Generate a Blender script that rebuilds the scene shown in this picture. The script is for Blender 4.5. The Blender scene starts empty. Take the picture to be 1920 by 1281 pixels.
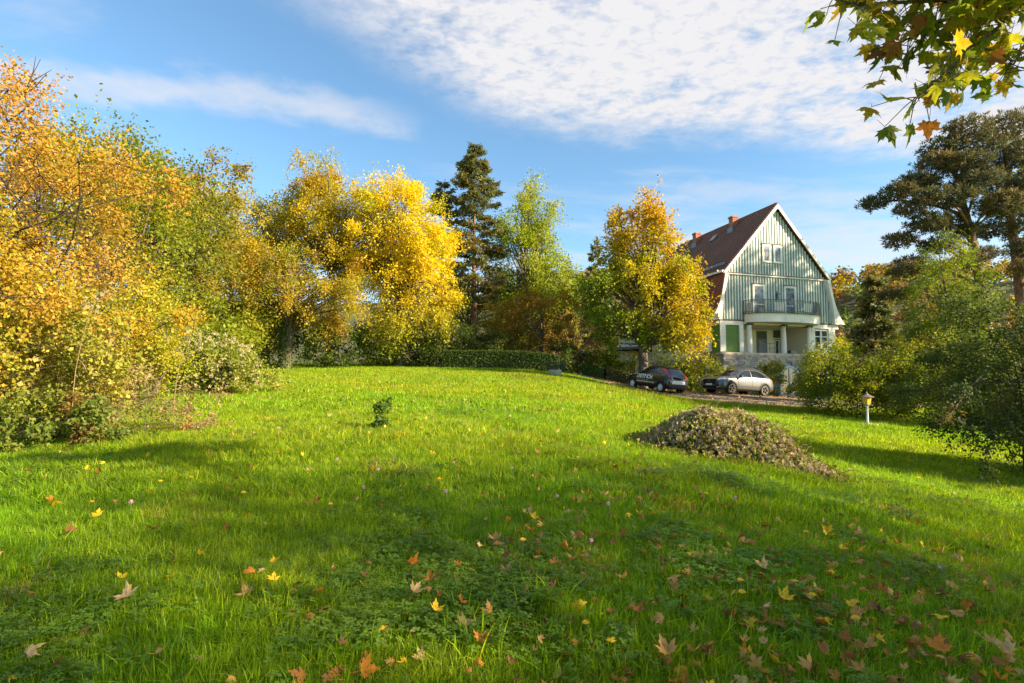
import bpy, bmesh, math
import numpy as np
from mathutils import Vector, Matrix
from mathutils.bvhtree import BVHTree

# ------------------------------------------------------------------ camera, sky, sun, exposure
scene = bpy.context.scene
COL = scene.collection
R = math.radians

cam_data = bpy.data.cameras.new('camera')
cam_data.sensor_width = 36.0
cam_data.lens = 19.5
cam_data.shift_y = 40.0 / 1920.0
cam_data.clip_start = 0.05
cam_data.clip_end = 6000.0
cam = bpy.data.objects.new('camera', cam_data)
cam.location = (0, 0, 1.55)
cam.rotation_euler = (R(93.0), 0, 0)
COL.objects.link(cam)
scene.camera = cam

SUN_EL = R(23.0)
SUN_H = Vector((0.945, -0.327, 0)).normalized()
SUN_DIR = Vector((SUN_H.x * math.cos(SUN_EL), SUN_H.y * math.cos(SUN_EL), math.sin(SUN_EL)))
sun_data = bpy.data.lights.new('sun', 'SUN')
sun_data.energy = 5.0
sun_data.angle = R(0.9)
sun_data.color = (1.0, 0.82, 0.56)
sun = bpy.data.objects.new('sun', sun_data)
sun.rotation_euler = SUN_DIR.to_track_quat('Z', 'Y').to_euler()
sun.location = (60, -20, 60)
COL.objects.link(sun)

scene.view_settings.view_transform = 'Standard'
scene.view_settings.look = 'None'
scene.view_settings.exposure = 1.72
scene.view_settings.gamma = 1.0
scene.view_settings.use_curve_mapping = False
scene.render.engine = 'CYCLES'
scene.cycles.max_bounces = 5
scene.cycles.diffuse_bounces = 2
scene.cycles.glossy_bounces = 2
scene.cycles.transmission_bounces = 4
scene.cycles.transparent_max_bounces = 5
scene.cycles.caustics_reflective = False
scene.cycles.caustics_refractive = False
scene.cycles.use_denoising = True
scene.cycles.sample_clamp_indirect = 6.0

world = bpy.data.worlds.new('World')
scene.world = world
world.use_nodes = True
wt = world.node_tree
wt.nodes.clear()


class NT:
    """tiny helper that writes node trees as expressions"""
    def __init__(self, tree):
        self.t = tree

    def node(self, kind, **kw):
        n = self.t.nodes.new(kind)
        for k, v in kw.items():
            setattr(n, k, v)
        return n

    def put(self, sock, v):
        if isinstance(v, bpy.types.NodeSocket):
            self.t.links.new(v, sock)
        elif v is not None:
            if isinstance(v, (tuple, list)) and len(v) == 3 and len(sock.default_value) == 4:
                v = (*v, 1.0)
            sock.default_value = v

    def m(self, op, a, b=None, c=None, clamp=False):
        n = self.node('ShaderNodeMath', operation=op, use_clamp=clamp)
        for i, v in enumerate((a, b, c)):
            if v is not None:
                self.put(n.inputs[i], v)
        return n.outputs[0]

    def step(self, e0, e1, x):
        n = self.node('ShaderNodeMapRange', interpolation_type='SMOOTHSTEP')
        self.put(n.inputs['Value'], x)
        self.put(n.inputs['From Min'], e0)
        self.put(n.inputs['From Max'], e1)
        return n.outputs[0]

    def noise(self, vec, scale, detail=4, rough=0.55, dist=0.0, lac=2.0):
        n = self.node('ShaderNodeTexNoise')
        if vec is not None:
            self.put(n.inputs['Vector'], vec)
        self.put(n.inputs['Scale'], scale)
        self.put(n.inputs['Detail'], detail)
        self.put(n.inputs['Roughness'], rough)
        self.put(n.inputs['Distortion'], dist)
        self.put(n.inputs['Lacunarity'], lac)
        return n.outputs[0]

    def mix(self, f, a, b, blend='MIX'):
        n = self.node('ShaderNodeMix', data_type='RGBA', blend_type=blend)
        self.put(n.inputs[0], f)
        self.put(n.inputs[6], a)
        self.put(n.inputs[7], b)
        return n.outputs[2]

    def xyz(self, x, y, z=0.0):
        n = self.node('ShaderNodeCombineXYZ')
        for i, v in enumerate((x, y, z)):
            self.put(n.inputs[i], v)
        return n.outputs[0]


W = NT(wt)
sky = W.node('ShaderNodeTexSky', sky_type='NISHITA')
sky.sun_disc = False
sky.sun_elevation = SUN_EL
sky.sun_rotation = math.atan2(SUN_H.x, SUN_H.y)
sky.air_density = 1.0
sky.dust_density = 0.25
sky.ozone_density = 1.7
geo = W.node('ShaderNodeTexCoord')
sep = W.node('ShaderNodeSeparateXYZ')
wt.links.new(geo.outputs['Generated'], sep.inputs[0])
dz = W.m('MAXIMUM', sep.outputs[2], 0.015)
cu = W.m('DIVIDE', sep.outputs[0], dz)
cv = W.m('DIVIDE', sep.outputs[1], dz)
cp = W.xyz(cu, cv)
warp = W.m('SUBTRACT', W.noise(cp, 1.7, 5, 0.6), 0.5)
warp2 = W.m('SUBTRACT', W.noise(cp, 6.0, 4, 0.6), 0.5)
wsum = W.m('ADD', W.m('MULTIPLY', warp, 0.55), W.m('MULTIPLY', warp2, 0.22))
vv = W.m('ADD', cv, wsum)
uu = W.m('ADD', cu, wsum)
# wide altocumulus sheet: its lower edge runs v = 2.06 + 0.14 u, its left edge slants
e_low = W.m('SUBTRACT', W.m('MULTIPLY_ADD', cu, 0.14, 2.12), vv)
e_left = W.m('ADD', uu, W.m('MULTIPLY_ADD', vv, -0.62, 1.36))
sheet = W.m('MULTIPLY', W.step(-0.06, 0.34, e_low), W.step(-0.16, 0.30, e_left))
far_side = W.step(-0.9, 0.9, W.m('SUBTRACT', vv, W.m('MULTIPLY', cu, 0.14)))
sheet = W.m('MULTIPLY', sheet, far_side)
# thin streak to the left of it, same drift
s_d = W.m('ABSOLUTE', W.m('SUBTRACT', vv, W.m('MULTIPLY_ADD', cu, 0.25, 2.09)))
streak = W.m('MULTIPLY', W.step(0.21, 0.0, s_d), W.step(-0.30, -0.66, uu))
streak = W.m('MULTIPLY', streak, 0.72)
b_d = W.m('ABSOLUTE', W.m('SUBTRACT', vv, W.m('MULTIPLY_ADD', cu, 0.25, 3.45)))
band_low = W.m('MULTIPLY', W.m('MULTIPLY', W.step(0.75, 0.0, b_d), W.step(0.8, 1.9, uu)), 0.85)
c_d = W.m('ABSOLUTE', W.m('SUBTRACT', vv, W.m('MULTIPLY_ADD', cu, 0.2, 2.52)))
band_mid = W.m('MULTIPLY', W.m('MULTIPLY', W.step(0.22, 0.0, c_d), W.step(0.65, 1.0, uu)), 0.5)
streak = W.m('MAXIMUM', streak, W.m('MAXIMUM', band_low, band_mid))
# scattered wisps everywhere, stretched along the drift
wv = W.xyz(W.m('MULTIPLY_ADD', cv, 0.12, W.m('MULTIPLY', cu, 0.55)), W.m('MULTIPLY_ADD', cu, -0.2, W.m('MULTIPLY', cv, 1.0)), 3.7)
low = W.step(2.4, 4.6, W.m('ADD', cv, W.m('MULTIPLY', cu, 0.45)))
wisp = W.m('MULTIPLY', W.step(W.m('MULTIPLY_ADD', low, -0.17, 0.53), W.m('MULTIPLY_ADD', low, -0.20, 0.80), W.noise(wv, 1.15, 7, 0.62, 0.4)), 0.75)
cell = W.noise(W.xyz(cu, W.m('MULTIPLY', cv, 1.25), 1.3), 17.0, 4, 0.62, 0.25)
cell2 = W.noise(W.xyz(cu, cv, 5.1), 4.2, 4, 0.6)
puff = W.m('MULTIPLY_ADD', W.step(0.28, 0.66, cell), 0.50, W.m('MULTIPLY', W.step(0.26, 0.58, cell2), 0.72))
dens = W.m('MAXIMUM', W.m('MULTIPLY', sheet, puff), W.m('MULTIPLY', W.m('MAXIMUM', streak, wisp), W.m('MULTIPLY_ADD', cell2, 0.9, 0.3)), clamp=True)
dens = W.m('MULTIPLY', dens, W.step(0.02, 0.10, sep.outputs[2]))
hsv = W.node('ShaderNodeHueSaturation')
hsv.inputs['Saturation'].default_value = 1.06
hsv.inputs['Value'].default_value = 0.57
wt.links.new(sky.outputs[0], hsv.inputs['Color'])
skyt = W.mix(1.0, hsv.outputs[0], (0.86, 0.99, 0.97), 'MULTIPLY')
skyc = W.mix(dens, skyt, (1.80, 1.78, 1.83))
bg = W.node('ShaderNodeBackground')
bg.inputs[1].default_value = 0.15
wt.links.new(skyc, bg.inputs[0])
wo = W.node('ShaderNodeOutputWorld')
wt.links.new(bg.outputs[0], wo.inputs[0])

# ------------------------------------------------------------------ helpers
GX = np.array([-60., -1, 1, 3.35, 5.5, 8, 9.1, 14, 20, 30, 60])
GV = np.array([0., 0, .08, .33, .75, 1.17, 1.29, 1.55, 1.9, 2.4, 3.2])


def sm(a, b, x):
    t = np.clip((x - a) / (b - a), 0, 1)
    return t * t * (3 - 2 * t)


def H(x, y):
    """height of the ground"""
    x = np.asarray(x, float)
    y = np.asarray(y, float)
    cap = 46.0 - 11.5 * sm(2.5, 9.0, x)
    bump = sum(a * np.sin(x * fx + p) * np.sin(y * fy + q) for a, fx, fy, p, q in
               [(.016, 1.9, 1.4, .3, 1.), (.012, 2.9, 2.3, 2., .2), (.03, .7, .9, 1., 2.)])
    bump = bump * (1 - sm(9, 12, np.abs(x))) * (1 - sm(24, 30, y))
    return 0.084 * np.minimum(y, cap) - np.interp(x, GX, GV) + bump


def Hz(x, y):
    return float(H(x, y))


def mesh_obj(name, V, F, mat=None, parent=None, cols=None, smooth=False, loc=None):
    """V (n,3); F array (m,k) or list of such arrays"""
    if not isinstance(F, list):
        F = [F]
    V = np.asarray(V, np.float32)
    me = bpy.data.meshes.new(name)
    me.vertices.add(len(V))
    me.vertices.foreach_set('co', V.ravel())
    F = [np.asarray(f, np.int32) for f in F if len(f)]
    idx = np.concatenate([f.ravel() for f in F])
    tot = np.concatenate([np.full(len(f), f.shape[1], np.int32) for f in F])
    st = np.concatenate([[0], np.cumsum(tot)[:-1]]).astype(np.int32)
    me.loops.add(len(idx))
    me.loops.foreach_set('vertex_index', idx)
    me.polygons.add(len(tot))
    me.polygons.foreach_set('loop_start', st)
    me.polygons.foreach_set('loop_total', tot)
    if smooth:
        me.polygons.foreach_set('use_smooth', np.ones(len(tot), bool))
    me.update(calc_edges=True)
    if cols is not None:
        a = me.color_attributes.new('col', 'FLOAT_COLOR', 'POINT')
        c4 = np.ones((len(V), 4), np.float32)
        c4[:, :3] = cols
        a.data.foreach_set('color', c4.ravel())
    if mat:
        me.materials.append(mat)
    o = bpy.data.objects.new(name, me)
    COL.objects.link(o)
    if parent:
        o.parent = parent
    if loc is not None:
        o.location = loc
    return o


def tag(o, label=None, cat=None, group=None, kind=None):
    for k, v in (('label', label), ('category', cat), ('group', group), ('kind', kind)):
        if v:
            o[k] = v
    return o


def empty(name, loc=(0, 0, 0), rz=0.0, label=None, cat=None, group=None):
    o = bpy.data.objects.new(name, None)
    o.location = loc
    o.rotation_euler = (0, 0, rz)
    o.empty_display_size = 0.2
    COL.objects.link(o)
    return tag(o, label, cat, group)


class MB:
    """collects simple shapes, then becomes ONE mesh object"""
    def __init__(self):
        self.v = []
        self.f = []

    def poly(self, pts, faces):
        b = len(self.v)
        self.v += [tuple(p) for p in pts]
        self.f += [tuple(i + b for i in f) for f in faces]
        return self

    def box(self, x0, x1, y0, y1, z0, z1):
        return self.poly([(x0, y0, z0), (x1, y0, z0), (x1, y1, z0), (x0, y1, z0), (x0, y0, z1), (x1, y0, z1), (x1, y1, z1), (x0, y1, z1)],
                         [(0, 3, 2, 1), (4, 5, 6, 7), (0, 1, 5, 4), (1, 2, 6, 5), (2, 3, 7, 6), (3, 0, 4, 7)])

    def prism(self, pts, d):
        """extrude a 3D polygon by vector d"""
        n = len(pts)
        d = Vector(d)
        P = [Vector(p) for p in pts]
        fs = [tuple(range(n))[::-1], tuple(range(n, 2 * n))] + [(i, (i + 1) % n, n + (i + 1) % n, n + i) for i in range(n)]
        return self.poly(P + [p + d for p in P], fs)

    def tube(self, pts, rad, n=6, cap=True):
        pts = [Vector(p) for p in pts]
        if not isinstance(rad, (list, tuple)):
            rad = [rad] * len(pts)
        vs = []
        for i, p in enumerate(pts):
            t = (pts[min(i + 1, len(pts) - 1)] - pts[max(i - 1, 0)]).normalized()
            a = t.cross(Vector((0, 0, 1)) if abs(t.z) < .9 else Vector((1, 0, 0))).normalized()
            b = t.cross(a)
            for k in range(n):
                q = 2 * math.pi * k / n
                vs.append(p + (a * math.cos(q) + b * math.sin(q)) * rad[i])
        fs = [(i * n + k, i * n + (k + 1) % n, (i + 1) * n + (k + 1) % n, (i + 1) * n + k) for i in range(len(pts) - 1) for k in range(n)]
        if cap:
            fs += [tuple(range(n))[::-1], tuple(range((len(pts) - 1) * n, len(pts) * n))]
        return self.poly(vs, fs)

    def lathe(self, prof, c=(0, 0, 0), axis='z', n=20, cap=True):
        vs = []
        for r, h in prof:
            for k in range(n):
                q = 2 * math.pi * k / n
                a, b = r * math.cos(q), r * math.sin(q)
                p = (a, b, h) if axis == 'z' else ((a, h, b) if axis == 'y' else (h, a, b))
                vs.append((p[0] + c[0], p[1] + c[1], p[2] + c[2]))
        m = len(prof)
        fs = [(i * n + k, i * n + (k + 1) % n, (i + 1) * n + (k + 1) % n, (i + 1) * n + k) for i in range(m - 1) for k in range(n)]
        if cap:
            fs += [tuple(range(n))[::-1], tuple(range((m - 1) * n, m * n))]
        return self.poly(vs, fs)

    def build(self, name, mat, parent=None, smooth=False, bevel=0.0, loc=None):
        me = bpy.data.meshes.new(name)
        me.from_pydata(self.v, [], self.f)
        bm = bmesh.new()
        bm.from_mesh(me)
        bmesh.ops.recalc_face_normals(bm, faces=bm.faces)
        if bevel:
            bmesh.ops.bevel(bm, geom=list(bm.edges), offset=bevel, segments=1, affect='EDGES')
        bm.to_mesh(me)
        bm.free()
        if smooth:
            for p in me.polygons:
                p.use_smooth = True
        me.materials.append(mat)
        o = bpy.data.objects.new(name, me)
        COL.objects.link(o)
        o.parent = parent
        if loc:
            o.location = loc
        return o


def dup(root, loc, rz=0.0, scale=1.0, label=None, group=None):
    r = root.copy()
    COL.objects.link(r)
    r.location = loc
    r.rotation_euler = (0, 0, rz)
    r.scale = (scale,) * 3 if not isinstance(scale, tuple) else scale
    if label:
        r['label'] = label
    if group:
        r['group'] = group
    for ch in list(root.children):
        c = ch.copy()
        COL.objects.link(c)
        c.parent = r
        for g in ch.children:
            d = g.copy()
            COL.objects.link(d)
            d.parent = c
    return r


def lin(r, g, b):
    f = lambda c: (c / 255 / 12.92) if c / 255 <= 0.04045 else ((c / 255 + 0.055) / 1.055) ** 2.4
    return (f(r), f(g), f(b))


def mat(name, color, rough=0.7, metal=0.0, var=0.0, vscale=4.0, bump=0.0, bscale=30.0, spec=0.4, coat=0.0, alpha=None, dirt=None, dscale=1.5, dirt_amt=0.5):
    m = bpy.data.materials.new(name)
    m.use_nodes = True
    t = NT(m.node_tree)
    b = m.node_tree.nodes['Principled BSDF']
    b.inputs['Roughness'].default_value = rough
    b.inputs['Metallic'].default_value = metal
    b.inputs['Specular IOR Level'].default_value = spec
    b.inputs['Coat Weight'].default_value = coat
    b.inputs['Coat Roughness'].default_value = 0.05
    c = (*color, 1.0)
    tc = t.node('ShaderNodeTexCoord').outputs['Object']
    if var:
        n = t.noise(tc, vscale, 5, 0.6)
        c = t.mix(t.step(0.3, 0.7, n), tuple(x * (1 - var) for x in color), tuple(min(1, x * (1 + var)) for x in color))
    if dirt:
        n = t.noise(tc, dscale, 6, 0.65)
        c = t.mix(t.m('MULTIPLY', t.step(0.46, 0.68, n), dirt_amt), c, dirt)
    t.put(b.inputs['Base Color'], c)
    if bump:
        bn = t.node('ShaderNodeBump')
        bn.inputs['Strength'].default_value = bump
        bn.inputs['Distance'].default_value = 0.02
        t.put(bn.inputs['Height'], t.noise(tc, bscale, 5, 0.6))
        t.put(b.inputs['Normal'], bn.outputs[0])
    return m


def leaf_mat(name, trans=0.4, rough=0.55, spec=0.25, sat=1.0, tv=1.25):
    """colour of each leaf comes from the mesh, the light passes partly through"""
    m = bpy.data.materials.new(name)
    m.use_nodes = True
    t = NT(m.node_tree)
    b = m.node_tree.nodes['Principled BSDF']
    out = m.node_tree.nodes['Material Output']
    a = t.node('ShaderNodeAttribute', attribute_name='col')
    b.inputs['Roughness'].default_value = rough
    b.inputs['Specular IOR Level'].default_value = spec
    t.put(b.inputs['Base Color'], a.outputs['Color'])
    tr = t.node('ShaderNodeBsdfTranslucent')
    hs = t.node('ShaderNodeHueSaturation')
    hs.inputs['Saturation'].default_value = 1.1
    hs.inputs['Value'].default_value = tv
    t.put(hs.inputs['Color'], a.outputs['Color'])
    t.put(tr.inputs['Color'], hs.outputs[0])
    mx = t.node('ShaderNodeMixShader')
    mx.inputs[0].default_value = trans
    m.node_tree.links.new(b.outputs[0], mx.inputs[1])
    m.node_tree.links.new(tr.outputs[0], mx.inputs[2])
    m.node_tree.links.new(mx.outputs[0], out.inputs[0])
    return m


def unit(a):
    return a / np.maximum(np.linalg.norm(a, axis=-1, keepdims=True), 1e-9)


LEAF = leaf_mat('leaf', 0.45)
NEEDLE = leaf_mat('needle', 0.28, 0.6, 0.2)
GRASS = leaf_mat('grass_blade', 0.45, 0.5, 0.3)
DRYLEAF = leaf_mat('dry_leaf', 0.2, 0.7, 0.2)


def bark_mat(name, c1, c2, scale=9.0):
    m = mat(name, c1, 0.9)
    t = NT(m.node_tree)
    b = m.node_tree.nodes['Principled BSDF']
    tc = t.node('ShaderNodeTexCoord').outputs['Object']
    mp = t.node('ShaderNodeMapping')
    mp.inputs['Scale'].default_value = (1, 1, 0.22)
    t.put(mp.inputs[0], tc)
    n = t.noise(mp.outputs[0], scale, 6, 0.7, 0.4)
    t.put(b.inputs['Base Color'], t.mix(t.step(0.35, 0.65, n), c1, c2))
    bn = t.node('ShaderNodeBump')
    bn.inputs['Strength'].default_value = 0.9
    bn.inputs['Distance'].default_value = 0.05
    t.put(bn.inputs['Height'], n)
    t.put(b.inputs['Normal'], bn.outputs[0])
    return m


BARK = bark_mat('bark', (0.07, 0.052, 0.038), (0.19, 0.15, 0.115))
BARKD = bark_mat('dark_bark', (0.035, 0.026, 0.018), (0.09, 0.07, 0.05))
PINEBARK = bark_mat('pine_bark', (0.10, 0.055, 0.034), (0.30, 0.17, 0.105))
# ------------------------------------------------------------------ ground and hills
DRIVE_FRONT = [(4.6, 37.6), (6.0, 33.9), (7.4, 31.4), (9.4, 29.6), (11.6, 28.3), (13.6, 27.6), (16.0, 28.4), (20.0, 30.4), (26.0, 33.0)]
DRIVE_BACK = [(7.2, 40.6), (8.8, 37.6), (10.4, 36.2), (12.0, 36.6), (14.0, 38.0), (16.0, 38.6), (18.0, 39.0), (22.0, 39.8), (28.0, 41.0)]


def ground_mat():
    m = mat('lawn_soil', (0.05, 0.09, 0.018), 0.95)
    t = NT(m.node_tree)
    b = m.node_tree.nodes['Principled BSDF']
    tc = t.node('ShaderNodeTexCoord').outputs['Object']
    n1 = t.noise(tc, 0.45, 6, 0.6)
    n2 = t.noise(tc, 9.0, 6, 0.7)
    c = t.mix(t.step(0.35, 0.65, n1), (0.11, 0.19, 0.012), (0.19, 0.25, 0.018))
    c = t.mix(t.step(0.52, 0.72, n2), c, (0.06, 0.055, 0.02))
    t.put(b.inputs['Base Color'], c)
    bn = t.node('ShaderNodeBump')
    bn.inputs['Strength'].default_value = 0.8
    bn.inputs['Distance'].default_value = 0.06
    t.put(bn.inputs['Height'], t.noise(tc, 26.0, 6, 0.7))
    t.put(b.inputs['Normal'], bn.outputs[0])
    return m


def make_ground():
    ax = np.concatenate([-np.geomspace(1500, 46, 14), np.arange(-45, 45.1, 0.75), np.geomspace(46, 1500, 14)])
    ay = np.concatenate([-np.geomspace(600, 14, 9), np.arange(-13, 62, 0.45), np.geomspace(63, 1600, 16)])
    X, Y = np.meshgrid(ax, ay)
    rng = np.random.default_rng(5)
    Z = H(X, Y)
    V = np.stack([X, Y, Z], -1).reshape(-1, 3)
    ny, nx = X.shape
    i = np.arange(ny * nx).reshape(ny, nx)
    F = np.stack([i[:-1, :-1], i[:-1, 1:], i[1:, 1:], i[1:, :-1]], -1).reshape(-1, 4)
    o = mesh_obj('ground', V, F, ground_mat(), smooth=True)
    tag(o, kind='structure')


make_ground()


def make_drive():
    m = mat('gravel_drive', (0.20, 0.155, 0.11), 0.95, var=0.35, vscale=3.0, bump=0.6, bscale=60, dirt=(0.10, 0.075, 0.045), dscale=0.8, dirt_amt=0.6)
    f = np.array(DRIVE_FRONT)
    k = np.array(DRIVE_BACK)
    s = np.linspace(0, 1, len(f))
    q = np.linspace(0, 1, 60)
    f = np.stack([np.interp(q, s, f[:, i]) for i in (0, 1)], -1)
    k = np.stack([np.interp(q, s, k[:, i]) for i in (0, 1)], -1)
    rng = np.random.default_rng(2)
    f += rng.normal(0, .12, f.shape)
    w = np.linspace(0, 1, 12)
    P = f[:, None] * (1 - w)[None, :, None] + k[:, None] * w[None, :, None]
    Z = H(P[..., 0], P[..., 1]) + 0.04
    Z[:, 0] -= 0.10
    V = np.concatenate([P, Z[..., None]], -1).reshape(-1, 3)
    i = np.arange(60 * 12).reshape(60, 12)
    F = np.stack([i[:-1, :-1], i[1:, :-1], i[1:, 1:], i[:-1, 1:]], -1).reshape(-1, 4)
    tag(mesh_obj('driveway', V, F, m, smooth=True), kind='structure')


make_drive()


def hill_h(x, y):
    r = np.hypot(x, y)
    a = np.degrees(np.arctan2(x, y))
    # two ridges: a far one straight ahead, a nearer shoulder to the right
    far = np.interp(a, [-75, -30, -5, 3, 8, 14, 22, 30, 36, 46, 75], [70, 80, 88, 98, 106, 100, 80, 70, 62, 50, 45])
    near = np.interp(a, [-75, -40, -10, 0, 6, 12, 20, 28, 32, 36, 40, 75], [30, 30, 26, 17, 22, 24, 26, 38, 40, 40, 36, 30])
    z = near * sm(105, 260, r) + (far - near) * sm(300, 540, r)
    z = z + (np.sin(x * .03) * np.cos(y * .022) * 3 + np.sin(x * .011 + 1) * 3) * sm(110, 220, r)
    return z - 6 + 6 * sm(90, 140, r)


def make_hills():
    aa = np.radians(np.linspace(-70, 70, 130))
    rr = np.concatenate([np.linspace(80, 560, 64), [650, 800]])
    A, Q = np.meshgrid(aa, rr)
    X, Y = Q * np.sin(A), Q * np.cos(A)
    Z = hill_h(X, Y)
    V = np.stack([X, Y, Z], -1).reshape(-1, 3)
    ny, nx = X.shape
    i = np.arange(ny * nx).reshape(ny, nx)
    F = np.stack([i[:-1, :-1], i[:-1, 1:], i[1:, 1:], i[1:, :-1]], -1).reshape(-1, 4)
    m = mat('hillside', (0.06, 0.065, 0.02), 0.95, var=0.4, vscale=0.03)
    tag(mesh_obj('hill', V, F, m, smooth=True), kind='structure')
    # woods on the hillside: one mass of leaf clumps
    rng = np.random.default_rng(11)
    pal = np.array([(.24, .20, .03), (.34, .22, .03), (.11, .15, .025), (.07, .10, .025), (.28, .14, .03), (.17, .19, .03), (.18, .11, .045), (.045, .07, .035)])
    sets = []
    for n, k, r0, r1, fs in ((560, 80, 128, 260, .25), (1500, 26, 255, 560, .40)):
        a = np.radians(np.where(rng.random(n) < .42, rng.uniform(-2, 12, n), rng.uniform(25, 46, n)))
        r = np.sqrt(rng.uniform(r0 ** 2, r1 ** 2, n))
        x, y = r * np.sin(a), r * np.cos(a)
        z = hill_h(x, y)
        h = rng.uniform(5, 9.5, n) * np.interp(r, [110, 300, 560], [.8, 1, 1.15])
        w = h * rng.uniform(.38, .6, n)
        ci = pal[rng.choice(len(pal), n, p=[.16, .12, .2, .16, .1, .14, .08, .04])]
        d = unit(rng.normal(size=(n, k, 3)))
        d[..., 2] = np.abs(d[..., 2]) * 1.3 - .3
        rad = rng.uniform(.45, 1.0, (n, k, 1))
        C = np.stack([x, y, z + h * .5], -1)[:, None] + d * rad * np.stack([w, w, h * .55], -1)[:, None]
        nr = unit(d + rng.normal(0, .6, (n, k, 3)))
        ax = unit(np.cross(nr, rng.normal(size=(n, k, 3))))
        sz = (w * fs)[:, None] * rng.uniform(.6, 1.3, (n, k))
        col = ci[:, None] * rng.uniform(.65, 1.35, (n, k, 1))
        sets.append(leaf_quads(C.reshape(-1, 3), ax.reshape(-1, 3), nr.reshape(-1, 3), sz.ravel(), sz.ravel() * .9, col.reshape(-1, 3)))
    b = len(sets[0][0])
    Vv = np.concatenate([sets[0][0], sets[1][0]])
    Ff = np.concatenate([sets[0][1], sets[1][1] + b])
    Cc = np.concatenate([sets[0][2], sets[1][2]])
    o = mesh_obj('hill_woods', Vv, Ff, LEAF, cols=Cc)
    tag(o, 'autumn woods covering the hillside behind the house and trees', 'woods', kind='stuff')


def leaf_quads(P, AX, NR, L, Wd, col):
    n = len(P)
    S = np.cross(AX, NR)
    L = L[:, None] if np.ndim(L) else L
    Wd = Wd[:, None] if np.ndim(Wd) else Wd
    V = np.empty((n, 4, 3), np.float32)
    mid = P + AX * L * .48 - NR * Wd * .16
    V[:, 0] = P
    V[:, 1] = mid + S * Wd * .5
    V[:, 2] = P + AX * L
    V[:, 3] = mid - S * Wd * .5
    F = np.arange(n * 4, dtype=np.int32).reshape(n, 4)
    return V.reshape(-1, 3), F, np.repeat(col, 4, axis=0)


make_hills()


def make_hill_houses():
    wall = mat('far_house_wall', (0.66, 0.64, 0.60), 0.8)
    roof = mat('far_house_roof', (0.25, 0.09, 0.06), 0.9)
    glass = mat('far_house_glass', (0.03, 0.04, 0.05), 0.2)
    specs = [(13.2, 150, 8.5, 6, 'white house with a shallow roof on the slope in the gap left of the maple')]
    for x, y, w, d, lab in specs:
        z = float(hill_h(np.array(x), np.array(y))) + 1.0
        r = empty('hill_house', (x, y, z), 0.25, lab, 'house')
        MB().box(-w / 2, w / 2, -d / 2, d / 2, -3, 4.2).build('wall', wall, r)
        MB().prism([(-w / 2 - .4, -d / 2 - .4, 4.2), (w / 2 + .4, -d / 2 - .4, 4.2), (w / 2 + .4, 0, 6.4), (-w / 2 - .4, 0, 6.4)], (0, 0, .25)).prism(
            [(-w / 2 - .4, d / 2 + .4, 4.2), (w / 2 + .4, d / 2 + .4, 4.2), (w / 2 + .4, 0, 6.4), (-w / 2 - .4, 0, 6.4)], (0, 0, .25)).build('roof', roof, r)
        for i in range(3):
            MB().box(-w / 2 + w * (i + .5) / 3 - .55, -w / 2 + w * (i + .5) / 3 + .55, -d / 2 - .06, -d / 2, 1.6, 3.2).build('window', glass, r)


make_hill_houses()
# ------------------------------------------------------------------ the house
HYAW = math.atan2(.29, .957)
house = empty('house', (15.55, 42.0, 1.30), HYAW, 'tall cream villa with striped green gable, curved balcony and stone terrace', 'house')
EV = 5.81                      # eaves
MID = 5.70                     # ridge position along the gable
APEX = EV + 9.35
M_green = mat('green_siding', lin(112, 139, 133), 0.75, var=0.10, vscale=2.0, dirt=lin(102, 124, 118), dscale=1.2, dirt_amt=.6)
M_white = mat('cream_trim', (0.82, 0.78, 0.69), 0.6, dirt=(0.60, 0.55, 0.47), dscale=1.3, dirt_amt=.5)
M_wall = mat('cream_plaster', (0.82, 0.72, 0.51), 0.85, var=.05, vscale=1.5, bump=.15, bscale=40, dirt=(0.62, 0.53, 0.38), dscale=0.7, dirt_amt=.5)
M_ceil = mat('warm_plaster', (0.90, 0.82, 0.62), 0.9)
M_batten = mat('batten_paint', (0.72, 0.68, 0.59), 0.6, dirt=(0.58, 0.52, 0.44), dscale=1.6, dirt_amt=.6)
M_brown = mat('brown_wood', (0.16, 0.09, 0.055), 0.7, var=.3)
M_shutter = mat('green_blind', lin(96, 128, 44), 0.6, var=.06, dirt=lin(84, 106, 50), dscale=1.0, dirt_amt=.5)
M_dgreen = mat('dark_green_paint', lin(74, 92, 62), 0.6)
M_rail = mat('railing_paint', lin(104, 112, 102), 0.5)
M_glass = mat('window_glass', (0.035, 0.045, 0.055), 0.04, spec=0.9)
M_curtain = mat('window_curtain', (0.15, 0.175, 0.205), 0.2, var=.7, vscale=2.6)
M_lead = mat('lead_sheet', (0.16, 0.17, 0.19), 0.45, metal=.3, var=.2)
M_brick = mat('chimney_brick', (0.34, 0.135, 0.08), 0.9, var=.3, vscale=6)
M_door = mat('grey_door', lin(126, 120, 112), 0.7, var=.08)
M_mortar = mat('mortar', (0.40, 0.36, 0.30), 0.95, var=.2, vscale=7, bump=.4)
M_coping = mat('coping_stone', (0.56, 0.45, 0.34), 0.85, var=.15, vscale=3, bump=.2)
M_gutter = mat('gutter', lin(120, 130, 112), 0.5, metal=.2)


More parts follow.
